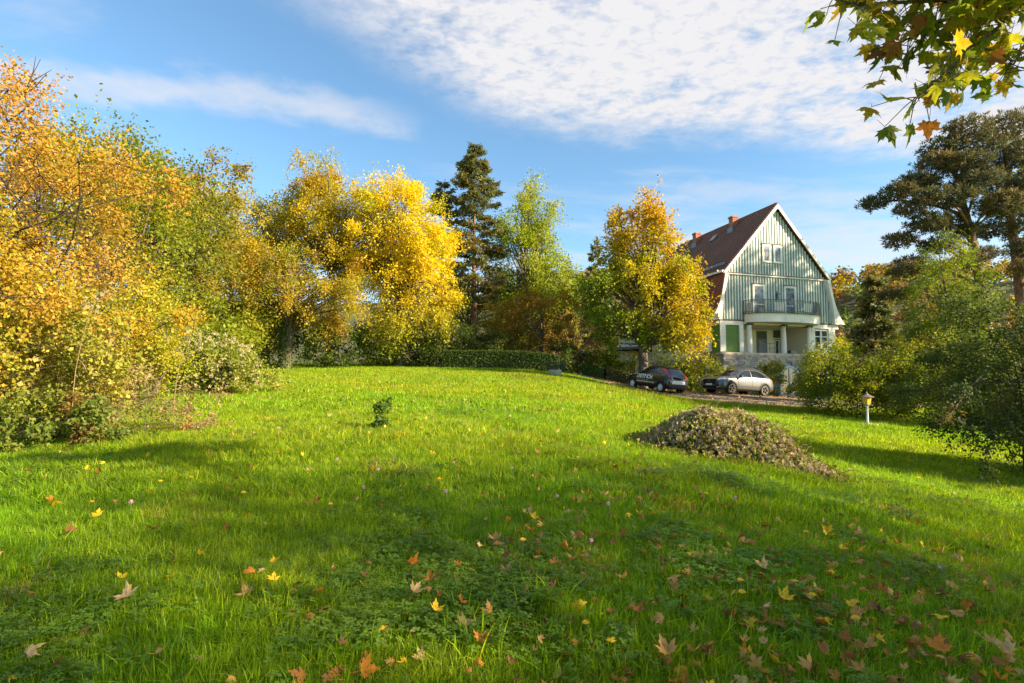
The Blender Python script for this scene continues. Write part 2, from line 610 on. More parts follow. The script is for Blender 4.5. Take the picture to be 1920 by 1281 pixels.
def tile_mat(name, c1, c2, c3):
    m = mat(name, c1, 0.85)
    t = NT(m.node_tree)
    b = m.node_tree.nodes['Principled BSDF']
    tc = t.node('ShaderNodeTexCoord').outputs['Object']
    n = t.noise(tc, 0.55, 6, 0.65)
    n2 = t.noise(tc, 7.0, 4, 0.7)
    c = t.mix(t.step(0.34, 0.66, n), c1, c2)
    c = t.mix(t.m('MULTIPLY', t.step(0.42, 0.62, n2), .7), c, c3)
    t.put(b.inputs['Base Color'], c)
    # seams between neighbouring tiles: fine relief along the course
    s = t.node('ShaderNodeSeparateXYZ')
    t.put(s.inputs[0], tc)
    w = t.m('SINE', t.m('MULTIPLY', s.outputs[1], 2 * math.pi / 0.21))
    bn = t.node('ShaderNodeBump')
    bn.inputs['Strength'].default_value = 0.7
    bn.inputs['Distance'].default_value = 0.03
    t.put(bn.inputs['Height'], t.m('ADD', w, t.m('MULTIPLY', n2, 1.5)))
    t.put(b.inputs['Normal'], bn.outputs[0])
    return m


M_roof_hi = tile_mat('weathered_brown_tiles', (0.19, 0.092, 0.068), (0.26, 0.115, 0.078), (0.13, 0.075, 0.06))
M_roof_lo = tile_mat('red_tiles', (0.40, 0.125, 0.065), (0.31, 0.095, 0.05), (0.17, 0.07, 0.045))

DEPTH = 15.0
# left half of the roof outline, from the flared eaves to the ridge: (u, w)
PROF = [(-.75, EV - .06), (-.42, EV + .28), (-.12, EV + .80), (.14, EV + 1.4), (.33, EV + 2.05), (.50, EV + 2.8), (.64, EV + 3.52)]
TOP = [(.52, EV + 3.60), (MID, APEX)]


def along(line, n):
    P = np.array(line)
    d = np.concatenate([[0], np.cumsum(np.hypot(*np.diff(P, axis=0).T))])
    q = np.linspace(0, d[-1], n + 1)
    return np.stack([np.interp(q, d, P[:, i]) for i in (0, 1)], -1)


def courses(line, n, thick, v0, v1, mirror, gap=None):
    """stepped tile courses lapping down a roof slope"""
    m = MB()
    P = along(line, n)
    for i in range(n):
        a, b = P[i], P[i + 1]
        t = unit((b - a)[None])[0]
        nr = np.array([-t[1], t[0]])
        lo = a - t * .03
        q = [lo + nr * (thick + .035), b + nr * thick * .6, b - nr * .05, lo - nr * .02]
        pts = [((2 * MID - x if mirror else x), v0, w) for x, w in q]
        spans = [(v0, v1)]
        if gap and gap[0] < (a[1] + b[1]) / 2 < gap[1]:
            spans = [(v0, gap[2]), (gap[3], v1)]
        for s0, s1 in spans:
            m.prism([(p[0], s0, p[2]) for p in pts], (0, s1 - s0, 0))
    return m


courses(PROF, 22, .05, -.30, DEPTH, False, (EV + .75, EV + 4, 3.0, 9.4)).build('lower_roof', M_roof_lo, house)
courses(PROF, 22, .05, -.30, DEPTH, True).build('lower_roof', M_roof_lo, house)
up = courses(TOP, 30, .05, -.30, DEPTH, False).build('upper_roof', M_roof_hi, house)
courses(TOP, 30, .05, -.30, DEPTH, True).build('upper_roof', M_roof_hi, house)
MB().tube([(MID, -.32, APEX + .06), (MID, DEPTH, APEX + .06)], .11, 8).build('ridge_tiles', M_roof_hi, house)
# lead edge and snow guard above the break
MB().box(.40, .60, -.30, 3.2, EV + 3.58, EV + 3.74).build('fascia', M_white, house)
sg = MB()
sg.box(.93, .97, .1, 2.6, EV + 4.28, EV + 4.50)
for k in range(5):
    sg.box(.93, 1.1, .15 + k * .58, .19 + k * .58, EV + 4.25, EV + 4.33)
sg.build('snow_guard', M_lead, house)

# bargeboards along the front verge
for s in (0, 1):
    mx = lambda u: 2 * MID - u if s else u
    m = MB()
    a, b = np.array(TOP[0]), np.array(TOP[1])
    t = unit((b - a)[None])[0]
    nr = np.array([t[1], -t[0]])
    q = [a, b, np.array([MID, APEX - .31]), a + nr * .20 + t * .02]
    m.prism([(mx(p[0]), -.36, p[1]) for p in q], (0, .07, 0))
    m.build('bargeboard', M_white, house)
    m = MB()
    inner = [(.28, EV - .08), (.36, EV + .9), (.52, EV + 1.9), (.78, EV + 2.8), (.94, EV + 3.52)]
    q = PROF + inner[::-1]
    n = len(PROF)
    inn = along(inner, n - 1)
    for i in range(n - 1):
        m.prism([(mx(p[0]), -.36, p[1]) for p in (PROF[i], PROF[i + 1], inn[i + 1], inn[i])], (0, .07, 0))
    m.build('bargeboard', M_white, house)
    m = MB()           # soffit closing the flare
    for i in range(n - 1):
        m.prism([(mx(p[0]), -.29, p[1]) for p in (inn[i], inn[i + 1], inn[i + 1] + (.05, 0), inn[i] + (.05, 0))], (0, .32, 0))
    m.build('soffit', M_white, house)


def edge_u(w):
    """left limit of the siding at height w"""
    if w < EV + 3.5:
        return float(np.interp(w, [EV, EV + .9, EV + 1.9, EV + 2.8, EV + 3.52], [.28, .36, .52, .78, .94]))
    return float(np.interp(w, [TOP[0][1], APEX], [TOP[0][0], MID])) + .32


MLD = EV + 3.52
gable = MB().prism([(p[0], 0, p[1]) for p in [(.2, EV), (11.2, EV), (10.62, MLD), (MID + .02, APEX - .2), (MID - .02, APEX - .2), (.78, MLD)]], (0, .25, 0)).build('gable_wall', M_green, house)

# openings in the gable: (u0, u1, w0, w1)
OPEN = [(4.42, 5.12, EV + 4.72, EV + 6.02), (5.50, 6.20, EV + 4.72, EV + 6.02), (3.42, 4.46, EV + .5, EV + 2.78), (6.44, 7.48, EV + .5, EV + 2.78)]
SP = .262
k = 0
u = MID - 21 * SP
while u < 2 * MID - .25:
    for tier in (0, 1):
        w0 = EV + .02 if tier == 0 else MLD + .14
        # top where the batten meets the verge
        if tier == 0:
            uu_ = min(u, 2 * MID - u)
            if uu_ < .34:
                continue
            w1 = float(np.interp(uu_, [.34, .40, .56, .82, .98], [EV + .6, EV + .9, EV + 1.9, EV + 2.8, MLD]))
        else:
            uu_ = min(u, 2 * MID - u)
            w1 = float(np.interp(uu_ - .42, [TOP[0][0], MID], [TOP[0][1], APEX])) + .16
            if w1 < w0 + .1:
                continue
        segs = [(w0, w1)]
        for o0, o1, b0, b1 in OPEN:
            if o0 - .10 < u < o1 + .10:
                segs = [q for s0, s1 in segs for q in ((s0, min(s1, b0 - .1)), (max(s0, b1 + .1), s1)) if q[1] - q[0] > .06]
        for s0, s1 in segs:
            MB().box(u - .05, u + .05, -.035, .02, s0, s1).build('batten', M_batten, gable)
    u += SP
MB().box(.62, 10.78, -.14, .05, MLD - .02, MLD + .08).build('moulding', M_white, gable)
MB().box(.60, 10.80, -.17, .05, MLD + .083, MLD + .13).build('moulding_cap', M_brown, gable)
MB().box(.2, 11.2, -.05, .05, EV - .10, EV + .015).build('skirt_board', M_brown, gable)


def window(u0, u1, w0, w1, v=-.03, door=False, curtain=True, par=house, name='window'):
    f = MB()
    fr = .10
    f.box(u0 - .07, u1 + .07, v - .05, v + .06, w1, w1 + .10)
    f.box(u0 - .07, u0 + fr - .07, v - .05, v + .06, w0, w1 - .002)
    f.box(u1 - fr + .07, u1 + .07, v - .05, v + .06, w0, w1 - .002)
    f.box(u0 - .09, u1 + .09, v - .09, v + .06, w0 - .09, w0 - .002)
    o = f.build(name, M_white, par)
    p = MB()
    p.box(u0 + .03, u1 - .03, v - .012, v - .002, w0, w1)
    p.build('pane', M_glass, o)
    if curtain:
        c = MB()
        n = 9
        for i in range(n):
            a = u0 + .05 + (u1 - u0 - .1) * i / n
            b = u0 + .05 + (u1 - u0 - .1) * (i + 1) / n
            c.prism([(a, v - .0165, w0 + .04), (b, v - .0165, w0 + .04), (b, v - .0165, w1 - .04), (a, v - .0165, w1 - .04)], (0, .003, 0))
        c.build('curtain', M_curtain, o)
    b = MB()
    b.box(u0 - .1, u1 + .1, v - .1, v + .05, w1 + .103, w1 + .15)
    b.build('lintel', M_brown, o)
    return o


def sash(o, u0, u1, w0, w1, v, bars):
    s = MB()
    for a in (u0 + .03, u1 - .10):
        s.box(a, a + .07, v - .035, v - .019, w0, w1)
    for b in [w0, w1 - .07] + bars:
        s.box(u0 + .1, u1 - .1, v - .035, v - .019, b, b + .07)
    s.build('sash', M_white, o)


for a in OPEN[:2]:
    w_ = window(*a)
    sash(w_, *a, -.03, [])
for a in OPEN[2:]:
    w_ = window(*a, door=True, name='balcony_door')
    sash(w_, *a, -.03, [a[2] + .75])
# small lantern between the balcony doors
wl = MB().box(5.62, 5.82, -.16, -.04, EV + 1.75, EV + 2.15).build('wall_lantern', M_lead, house)
MB().prism([(5.56, -.2, EV + 2.15), (5.88, -.2, EV + 2.15), (5.72, -.1, EV + 2.42)], (0, .16, 0)).build('lantern_cap', M_lead, wl)
MB().box(5.64, 5.80, -.18, -.165, EV + 1.8, EV + 2.1).build('lantern_glass', M_curtain, wl)
# flood light at the left verge
fl = MB().box(-.28, -.02, -.62, -.42, EV + .02, EV + .36).build('flood_light', M_white, house)
MB().tube([(-.15, -.52, EV), (-.15, -.4, EV - .12), (-.15, 0, EV - .16)], .03, 6).build('bracket', M_lead, fl)

# ---- balcony
BC, BW, BD = 5.95, 3.45, 1.35


def bow(e, n=28):
    return [(BC - (BW + e) * math.cos(math.pi * i / n), -.10 - (BD + e) * math.sin(math.pi * i / n) ** .8) for i in range(n + 1)]


def bow_slab(e, z0, z1, name, m):
    pts = bow(e)
    return MB().prism([(a, b, z0) for a, b in pts], (0, 0, z1 - z0)).build(name, m, house)


bow_slab(0.0, EV - .22, EV + .36, 'balcony_fascia', M_white)
bow_slab(.06, EV + .363, EV + .42, 'balcony_cornice', M_wall)
bow_slab(.10, EV + .423, EV + .48, 'balcony_floor', M_dgreen)
rail = MB()
pts = bow(.05, 48)
rail.tube([(a, b, EV + 1.47) for a, b in pts], .032, 6)
rail.tube([(a, b, EV + 1.36) for a, b in pts], .016, 5)
rail.tube([(a, b, EV + .60) for a, b in pts], .022, 5)
railing = rail.build('railing', M_rail, house)
mb_ = MB()
mb_.tube([(0, 0, .5), (0, 0, 1.47)], .017, 5)
bal0 = None
for i in range(1, 48):
    a, b = pts[i]
    if bal0 is None:
        bal0 = mb_.build('baluster', M_rail, railing)
        o = bal0
    else:
        o = bal0.copy()
        COL.objects.link(o)
    o.location = (a, b, EV)
for i in (0, 12, 24, 36, 48):
    a, b = pts[i]
    MB().box(a - .04, a + .04, b - .04, b + .04, EV + .5, EV + 1.52).build('rail_post', M_rail, railing)
# pale screen behind the bars at both ends of the railing
M_cloth = mat('screen_cloth', (0.72, 0.69, 0.63), .9, var=.08)
for rng_ in (range(2, 6), range(43, 47), range(16, 20), range(29, 33)):
    q = bow(-.03, 48)
    sc = MB()
    for i in rng_:
        (a, b), (c, d) = q[i], q[i + 1]
        sc.prism([(a, b, EV + .58), (c, d, EV + .58), (c, d, EV + 1.3), (a, b, EV + 1.3)], (0, .02, 0))
    sc.build('screen', M_cloth, railing)

# ---- ground floor
TF = EV - 2.62                 # terrace floor
# side wall, back wall and right wall
MB().box(-.35, -.10, .86, DEPTH - .3, 0, EV + .1).build('wall', M_wall, house)
MB().box(11.5, 11.75, .3, DEPTH - .3, 0, EV + .1).build('wall', M_wall, house)
MB().box(-.35, 11.75, DEPTH - .297, DEPTH - .05, 0, EV + .1).build('wall', M_wall, house)
MB().prism([(.1, DEPTH - .2, EV), (11.3, DEPTH - .2, EV), (10.5, DEPTH - .2, MLD), (MID, DEPTH - .2, APEX - .2), (.9, DEPTH - .2, MLD)], (0, .14, 0)).build('gable_wall', M_wall, house)
MB().box(-.7, -.15, -.2, DEPTH, EV - .12, EV - .03).build('eaves_soffit', M_wall, house)
MB().tube([(-.80, -.28, EV - .10), (-.80, DEPTH, EV - .10)], .075, 8).build('gutter', M_gutter, house)
# floor over the loggia, ceiling
MB().box(-.05, 11.45, .02, 3.0, EV - .30, EV - .11).build('ceiling', M_ceil, house)
MB().box(2.42, 9.0, 2.6, 2.8, TF - .1, EV - .303).build('loggia_wall', M_ceil, house)
MB().box(2.42, 2.60, .30, 2.597, TF - .1, EV - .303).build('loggia_side_wall', M_ceil, house)
MB().box(8.82, 9.0, .30, 2.597, TF - .1, EV - .303).build('loggia_side_wall', M_ceil, house)
# bays either side of the loggia: entablature, pilasters, blinds
MB().box(.30, 2.45, -.02, .30, EV - .42, EV - .103).build('entablature', M_white, house)
MB().prism([(.30, -.02, EV - .42), (-.42, .72, EV - .42), (-.20, .92, EV - .42), (.30, .30, EV - .42)], (0, 0, .315)).build('entablature', M_white, house)
MB().box(9.0, 11.78, -.02, .30, EV - .42, EV - .103).build('entablature', M_white, house)
for a, b in ((.30, .80), (2.06, 2.42)):
    p = MB().box(a, b, -.05, .26, TF + .15, EV - .423).build('pilaster', M_white, house)
    MB().box(a - .06, b + .06, -.11, .26, TF - .05, TF + .147).build('plinth', M_lead, p)
p = MB().prism([(-.16, .42, TF + .15), (-.42, .69, TF + .15), (-.36, .95, TF + .15), (-.05, .60, TF + .15)], (0, 0, 2.04)).build('pilaster', M_white, house)
MB().prism([(-.10, .33, TF - .05), (-.50, .72, TF - .05), (-.40, 1.0, TF - .05), (-.02, .62, TF - .05)], (0, 0, .2)).build('plinth', M_lead, p)


def blind(p0, p1, z0, z1, name='blind'):
    """rolled down slatted blind between two plan points, one slat after the other"""
    p0, p1 = Vector((*p0, 0)), Vector((*p1, 0))
    d = (p1 - p0).normalized()
    nrm = Vector((d.y, -d.x, 0))
    m = MB()
    m.prism([p0 + Vector((0, 0, z0)), p1 + Vector((0, 0, z0)), p1 + Vector((0, 0, z1)), p0 + Vector((0, 0, z1))], -nrm * .03)
    o = m.build(name, M_shutter, house)
    n = int((z1 - z0) / .14)
    for i in range(n):
        a = z0 + (z1 - z0) * i / n
        b = a + (z1 - z0) / n - .012
        MB().prism([p0 + nrm * .028 + Vector((0, 0, a)), p1 + nrm * .028 + Vector((0, 0, a)), p1 + nrm * .008 + Vector((0, 0, b)), p0 + nrm * .008 + Vector((0, 0, b))], -nrm * .02).build('slat', M_shutter, o)
    return o


blind((.80, .10), (2.06, .10), TF - .05, EV - .43)
blind((-.14, .42), (.30, .02), TF - .05, EV - .43)
MB().box(.32, 2.4, .16, .2, TF - .1, EV - .43).build('bay_wall', M_wall, house)
# right bay with a white window
for a, b in ((9.0, 9.32), (10.75, 11.25)):
    MB().box(a, b, -.05, .26, TF - .05, EV - .423).build('pilaster', M_white, house)
MB().box(9.32, 10.75, .02, .22, TF - .05, TF + .55).build('bay_wall', M_wall, house)
wq = (9.40, 10.67, TF + .65, EV - .60)
w_ = window(*wq, v=.08, curtain=False)
MB().box(9.95, 10.12, .03, .10, TF + .65, EV - .6).build('mullion', M_white, w_)
MB().box(9.42, 10.66, .03, .10, TF + 1.5, TF + 1.58).build('transom', M_white, w_)
MB().box(11.25, 11.5, .05, .30, TF - .1, EV - .3).build('wall', M_wall, house)
# loggia doors and window
d_ = MB().box(3.30, 4.22, 2.52, 2.597, TF, TF + 2.2).build('door', M_door, house)
MB().box(3.40, 4.12, 2.49, 2.517, TF + .08, TF + 1.35).build('door_panel', M_lead, d_)
MB().box(3.40, 4.12, 2.49, 2.517, TF + 1.5, TF + 2.12).build('door_panel', M_door, d_)
MB().tube([(4.10, 2.46, TF + 1.02), (4.0, 2.46, TF + 1.02)], .02, 6).build('handle', M_white, d_)
d_ = MB().box(5.90, 6.90, 2.52, 2.597, TF, TF + 2.15).build('door', M_door, house)
MB().box(6.0, 6.8, 2.49, 2.517, TF + .1, TF + 1.35).build('door_panel', M_lead, d_)
MB().box(6.0, 6.8, 2.49, 2.517, TF + 1.5, TF + 2.08).build('door_panel', M_dgreen, d_)
wq = (7.75, 8.72, TF + .25, TF + 1.35)
w_ = window(*wq, v=2.56, curtain=False)
MB().box(8.05, 8.7, 2.535, 2.545, TF + .27, TF + 1.33).build('blind', M_cloth, w_)
MB().box(7.60, 8.80, 2.53, 2.597, TF + 1.62, TF + 2.25).build('awning_box', M_dgreen, house)
# climbing ornament on the wall
orn = MB()
rg = np.random.default_rng(3)
pth = [(5.05, 2.57, TF + 1.95), (4.95, 2.56, TF + 1.7), (5.12, 2.56, TF + 1.5), (4.92, 2.56, TF + 1.25), (4.85, 2.57, TF + .95)]
orn.tube(pth, [.03, .09, .10, .06, .015], 6)
for (x, z, dx, dz_) in ((4.98, 1.72, -.2, .12), (5.0, 1.68, .22, .14), (4.95, 1.36, -.2, -.1), (5.02, 1.4, .2, -.12)):
    orn.tube([(x, 2.56, TF + z), (x + dx * .6, 2.56, TF + z + dz_ * .3), (x + dx, 2.56, TF + z + dz_)], [.035, .025, .012], 5)
orn.build('wall_ornament', mat('rusty_metal', (.34, .2, .11), .7, var=.3), house)
# thin handrail in the loggia and a dark planter box
hr = MB()
for z in (.55, .92):
    hr.tube([(4.05, .1, TF + z - .1), (6.0, .1, TF + z)], .02, 6)
for x in (4.05, 5.0, 6.0):
    hr.tube([(x, .1, TF), (x, .1, TF + .9)], .02, 6)
hr.build('handrail', M_gutter, house)
MB().box(7.15, 7.75, .2, .6, TF, TF + .38).build('planter_box', M_lead, house, bevel=.02)

# columns
col0 = None
for x in (2.88, 6.12, 8.62):
    r = MB().lathe([(.225, 0), (.225, .05), (.22, .5), (.21, 1.2), (.185, 2.02), (.18, 2.16)], n=24).build('column', M_white, house, smooth=True) if col0 is None else col0.copy()
    if col0 is None:
        col0 = r
        cp0 = MB().box(-.25, .25, -.25, .25, 2.163, 2.30).build('capital', M_dgreen, r, bevel=.02)
    else:
        COL.objects.link(r)
        c = cp0.copy()
        COL.objects.link(c)
        c.parent = r
    r.location = (x, -.12, TF + .06)
MB().box(2.45, 9.0, -.14, .30, EV - .325, EV - .20).build('beam', M_ceil, house)

# ---- terrace: rubble wall with single stones, coping slabs, arched cellar window
T0, T1, TV = .20, 11.6, -.42
MB().box(T0 + .04, T1, TV + .04, 2.8, -1.2, TF - .13).build('terrace_core', M_mortar, house)
MB().box(.0, T1, -.2, 2.6, TF - .127, TF - .02).build('terrace_floor', M_coping, house)
MB().box(-.43, .235, .90, DEPTH - .3, -1.2, TF - .25).build('plinth_wall', M_mortar, house)
for i in range(9):
    a = T0 - .12 + i * 1.27
    MB().box(a, a + 1.262, TV - .10, TV + .42, TF - .125, TF + .055).build('coping_slab', M_coping, house, bevel=.012)
for i in range(2):
    b = TV + .425 + i * .9
    MB().box(T0 - .12, T0 + .4, b, b + .894, TF - .125, TF + .055).build('coping_slab', M_coping, house, bevel=.012)

STONES = [mat('stone_%d' % i, c, .9, var=.22, vscale=6, bump=.5, bscale=18) for i, c in
          enumerate([(.43, .37, .31), (.33, .30, .275), (.52, .43, .34), (.26, .245, .24), (.47, .37, .29), (.38, .32, .265)])]
rg = np.random.default_rng(21)


def stone_mesh(seed):
    g = np.random.default_rng(seed)
    bm = bmesh.new()
    bmesh.ops.create_cube(bm, size=1.0)
    for v in bm.verts:
        v.co += Vector(g.uniform(-.08, .08, 3))
    bmesh.ops.bevel(bm, geom=list(bm.edges), offset=.09, segments=1, affect='EDGES')
    me = bpy.data.meshes.new('stone')
    bm.to_mesh(me)
    bm.free()
    me.materials.append(None)
    return me


SM = [stone_mesh(s) for s in range(6)]
ARC, ARH, ARW = 6.35, 1.30, 1.0   # arched cellar window


def lay_stones(p0, d, length, z0, z1, nrm, arch=False):
    z = z0
    while z < z1 - .05:
        h = float(rg.uniform(.14, .30))
        h = min(h, z1 - z)
        if z1 - z - h < .1:
            h = z1 - z
        x = 0.0
        while x < length - .02:
            l = float(rg.uniform(.16, .52))
            if length - x - l < .16:
                l = length - x
            cx, cz = x + l / 2, z + h / 2
            ok = True
            if arch:
                uc = p0[0] + cx
                if abs(uc - ARC) < ARW + l * .4 and (cz < ARH or math.hypot(uc - ARC, cz - ARH) < ARW + .12):
                    ok = False
            if ok:
                o = bpy.data.objects.new('stone', SM[int(rg.integers(6))])
                COL.objects.link(o)
                o.parent = house
                c = Vector(p0) + Vector(d) * cx + Vector((0, 0, cz)) + Vector(nrm) * float(rg.uniform(-.012, .022))
                o.location = c
                o.rotation_euler = (0, float(rg.normal(0, .035)), math.atan2(d[1], d[0]))
                o.scale = (l + .002, .15, h + .002 + float(rg.uniform(-.02, .03)))
                o.material_slots[0].link = 'OBJECT'
                o.material_slots[0].material = STONES[int(rg.integers(6))]
            x += l
        z += h


lay_stones((T0, TV, 0), (1, 0, 0), 9.2, .1, TF - .13, (0, -1, 0), arch=True)
lay_stones((T0, 1.3, 0), (0, -1, 0), 1.66, .9, TF - .13, (-1, 0, 0))
aw = MB()
n = 14
for i in range(n):
    t0, t1 = math.pi * i / n, math.pi * (i + 1) / n
    q = [(ARC + r * math.cos(t), TV - .02, ARH + r * math.sin(t)) for r, t in ((ARW, t0), (ARW, t1), (ARW - .13, t1), (ARW - .13, t0))]
    aw.prism(q, (0, .12, 0))
aw.box(ARC - ARW, ARC - ARW + .13, TV - .02, TV + .10, -.3, ARH)
aw.box(ARC + ARW - .13, ARC + ARW, TV - .02, TV + .10, -.3, ARH)
aw.box(ARC - .06, ARC + .06, TV - .015, TV + .09, -.3, ARH + ARW - .14)
aw.box(ARC - ARW - .1, ARC + ARW + .1, TV - .10, TV + .12, -.05, .12)
a_ = aw.build('arched_window', mat('pale_blue_frame', (.62, .68, .72), .6), house)
gp = [(ARC + (ARW - .1) * math.cos(math.pi * i / n), TV + .03, ARH + (ARW - .1) * math.sin(math.pi * i / n)) for i in range(n + 1)] + [(ARC - ARW + .1, TV + .03, -.2), (ARC + ARW - .1, TV + .03, -.2)]
MB().prism(gp, (0, .03, 0)).build('pane', M_glass, a_)

# ---- dormer on the left slope
dm = MB().box(-.10, 2.2, 3.02, 9.38, EV + .75, EV + 3.55).build('dormer', M_green, house)
for i in range(10):
    y = 3.10 + i * .66
    if y < 9.3:
        MB().box(-.14, -.103, y - .04, y + .04, EV + .78, EV + 3.4).build('batten', M_batten, dm)
for i in range(3):
    MB().box(.2 + i * .26, .28 + i * .26, 2.985, 3.017, EV + 1.2, EV + 3.4).build('batten', M_batten, dm)
for y in (4.0, 6.0, 8.0):
    MB().box(-.17, -.145, y - .5, y + .5, EV + 1.5, EV + 2.95).build('window', M_white, dm)
    MB().box(-.185, -.173, y - .4, y - .03, EV + 1.6, EV + 2.85).build('pane', M_glass, dm)
    MB().box(-.185, -.173, y + .03, y + .4, EV + 1.6, EV + 2.85).build('pane', M_glass, dm)
MB().prism([(-.42, 2.75, EV + 3.50), (.7, 2.75, EV + 3.66), (.7, 2.75, EV + 3.88), (-.42, 2.75, EV + 3.72)], (0, 6.9, 0)).build('dormer_roof', M_white, dm)
# small arched dormer window in the upper roof
dn = MB()
q = [(1.4, 6.0 + .62 * math.cos(t), EV + 4.35 + .85 * math.sin(t)) for t in np.linspace(0, math.pi, 11)]
dn.prism(q, (1.6, 0, 0))
dn = dn.build('roof_dormer', M_white, house)
q = [(1.38, 6.0 + .48 * math.cos(t), EV + 4.42 + .66 * math.sin(t)) for t in np.linspace(0, math.pi, 11)]
MB().prism(q, (.015, 0, 0)).build('pane', M_glass, dn)
# skylight and chimneys
a, b = np.array(TOP[0]), np.array(TOP[1])


def on_roof(f, off=0.0):
    t = unit((b - a)[None])[0]
    p = a + (b - a) * f + np.array([-t[1], t[0]]) * off
    return p


s0, s1 = on_roof(.74, .10), on_roof(.84, .10)
s2, s3 = on_roof(.84, .16), on_roof(.74, .16)
sk = MB().prism([(p[0], 5.8, p[1]) for p in (s0, s1, s2, s3)], (0, .7, 0)).build('skylight', M_lead, house)
s0, s1 = on_roof(.755, .165), on_roof(.825, .165)
s2, s3 = on_roof(.825, .172), on_roof(.755, .172)
MB().prism([(p[0], 5.88, p[1]) for p in (s0, s1, s2, s3)], (0, .54, 0)).build('pane', M_glass, sk)
for v, h_ in ((3.7, .22), (8.9, .22)):
    c = MB().box(4.65, 5.20, v, v + .50, APEX - 1.6, APEX + h_ - .16).build('chimney', M_brick, house)
    MB().box(4.60, 5.25, v - .05, v + .55, APEX + h_ - .157, APEX + h_ - .02).build('chimney_cap', M_brick, c)
    nrow = 11
    for i in range(nrow):      # brick courses on the two faces in view
        z = APEX - .75 + i * .125
        for jx in range(3):
            o = .09 if i % 2 else 0
            x0, x1 = 4.65 + jx * .183 + (o if jx else 0), 4.65 + min(.55, (jx + 1) * .183 + o)
            if z + .11 < APEX + h_ - .16:
                MB().box(x0 + .006, x1 - .006, v - .016, v, z, z + .112).build('brick', M_brick, c)
    MB().box(4.55, 5.30, v - .09, v + .60, APEX - 1.35, APEX - .80).build('flashing', M_lead, c)
# low white wing at the back left
wing = MB().box(-4.2, -.36, 10.0, 16.0, 0, 4.0).build('wing', M_wall, house)
MB().prism([(-4.8, 9.3, 3.95), (-.36, 9.3, 4.25), (-.36, 16.5, 4.25), (-4.8, 16.5, 3.95)], (0, 0, .22)).build('wing_roof', M_lead, wing)
for x in (-3.5, -1.8):
    w_ = MB().box(x - .5, x + .5, 9.94, 9.997, 1.7, 3.2).build('window', M_white, wing)
    MB().box(x - .42, x + .42, 9.925, 9.937, 1.78, 3.12).build('pane', M_glass, wing)
# windows and a downpipe on the long side
for y in (3.6, 6.4, 9.0):
    f = MB().box(-.41, -.353, y - .55, y + .55, TF + .6, TF + 2.05).build('window', M_white, house)
    for s in (-1, 1):
        MB().box(-.425, -.413, y + s * .26 - .2, y + s * .26 + .2, TF + .68, TF + 1.97).build('pane', M_glass, f)
MB().tube([(-.46, 1.4, EV - .15), (-.44, 1.4, EV - .5), (-.44, 1.4, -.5)], .05, 8).build('downpipe', M_gutter, house)
# ------------------------------------------------------------------ cars
M_tyre = mat('tyre_rubber', (.018, .018, .019), .85)
M_plastic = mat('black_plastic', (.03, .03, .032), .55)
M_cglass = mat('car_glass', (.012, .016, .018), .03, spec=.8)
M_chrome = mat('chrome', (.7, .7, .7), .18, metal=1)
M_rim_s = mat('silver_rim', (.75, .77, .80), .4, metal=.2)
M_rim_d = mat('dark_rim', (.035, .035, .04), .35, metal=.4)
M_red = mat('tail_light', (.45, .015, .02), .15, spec=.7)
M_lamp = mat('head_light', (.55, .62, .70), .1, metal=.4)
M_plate = mat('number_plate', (.72, .70, .66), .5)
M_letter = mat('white_lettering', (.80, .86, .92), .5)
M_orange = mat('orange_lettering', (.65, .16, .03), .5)
M_under = mat('wheel_well', (.012, .012, .012), .9)


def grid_tri(poly, step):
    """polygon (2D) -> triangulated points and faces with short edges"""
    bm = bmesh.new()
    vs = [bm.verts.new((p[0], p[1], 0)) for p in poly]
    bm.faces.new(vs)
    bmesh.ops.triangulate(bm, faces=bm.faces)
    for _ in range(6):
        es = [e for e in bm.edges if e.calc_length() > step]
        if not es:
            break
        bmesh.ops.subdivide_edges(bm, edges=es, cuts=1)
        bmesh.ops.triangulate(bm, faces=[f for f in bm.faces if len(f.verts) > 3])
    bm.verts.ensure_lookup_table()
    P = [tuple(v.co[:2]) for v in bm.verts]
    F = [tuple(v.index for v in f.verts) for f in bm.faces]
    bm.free()
    return P, F


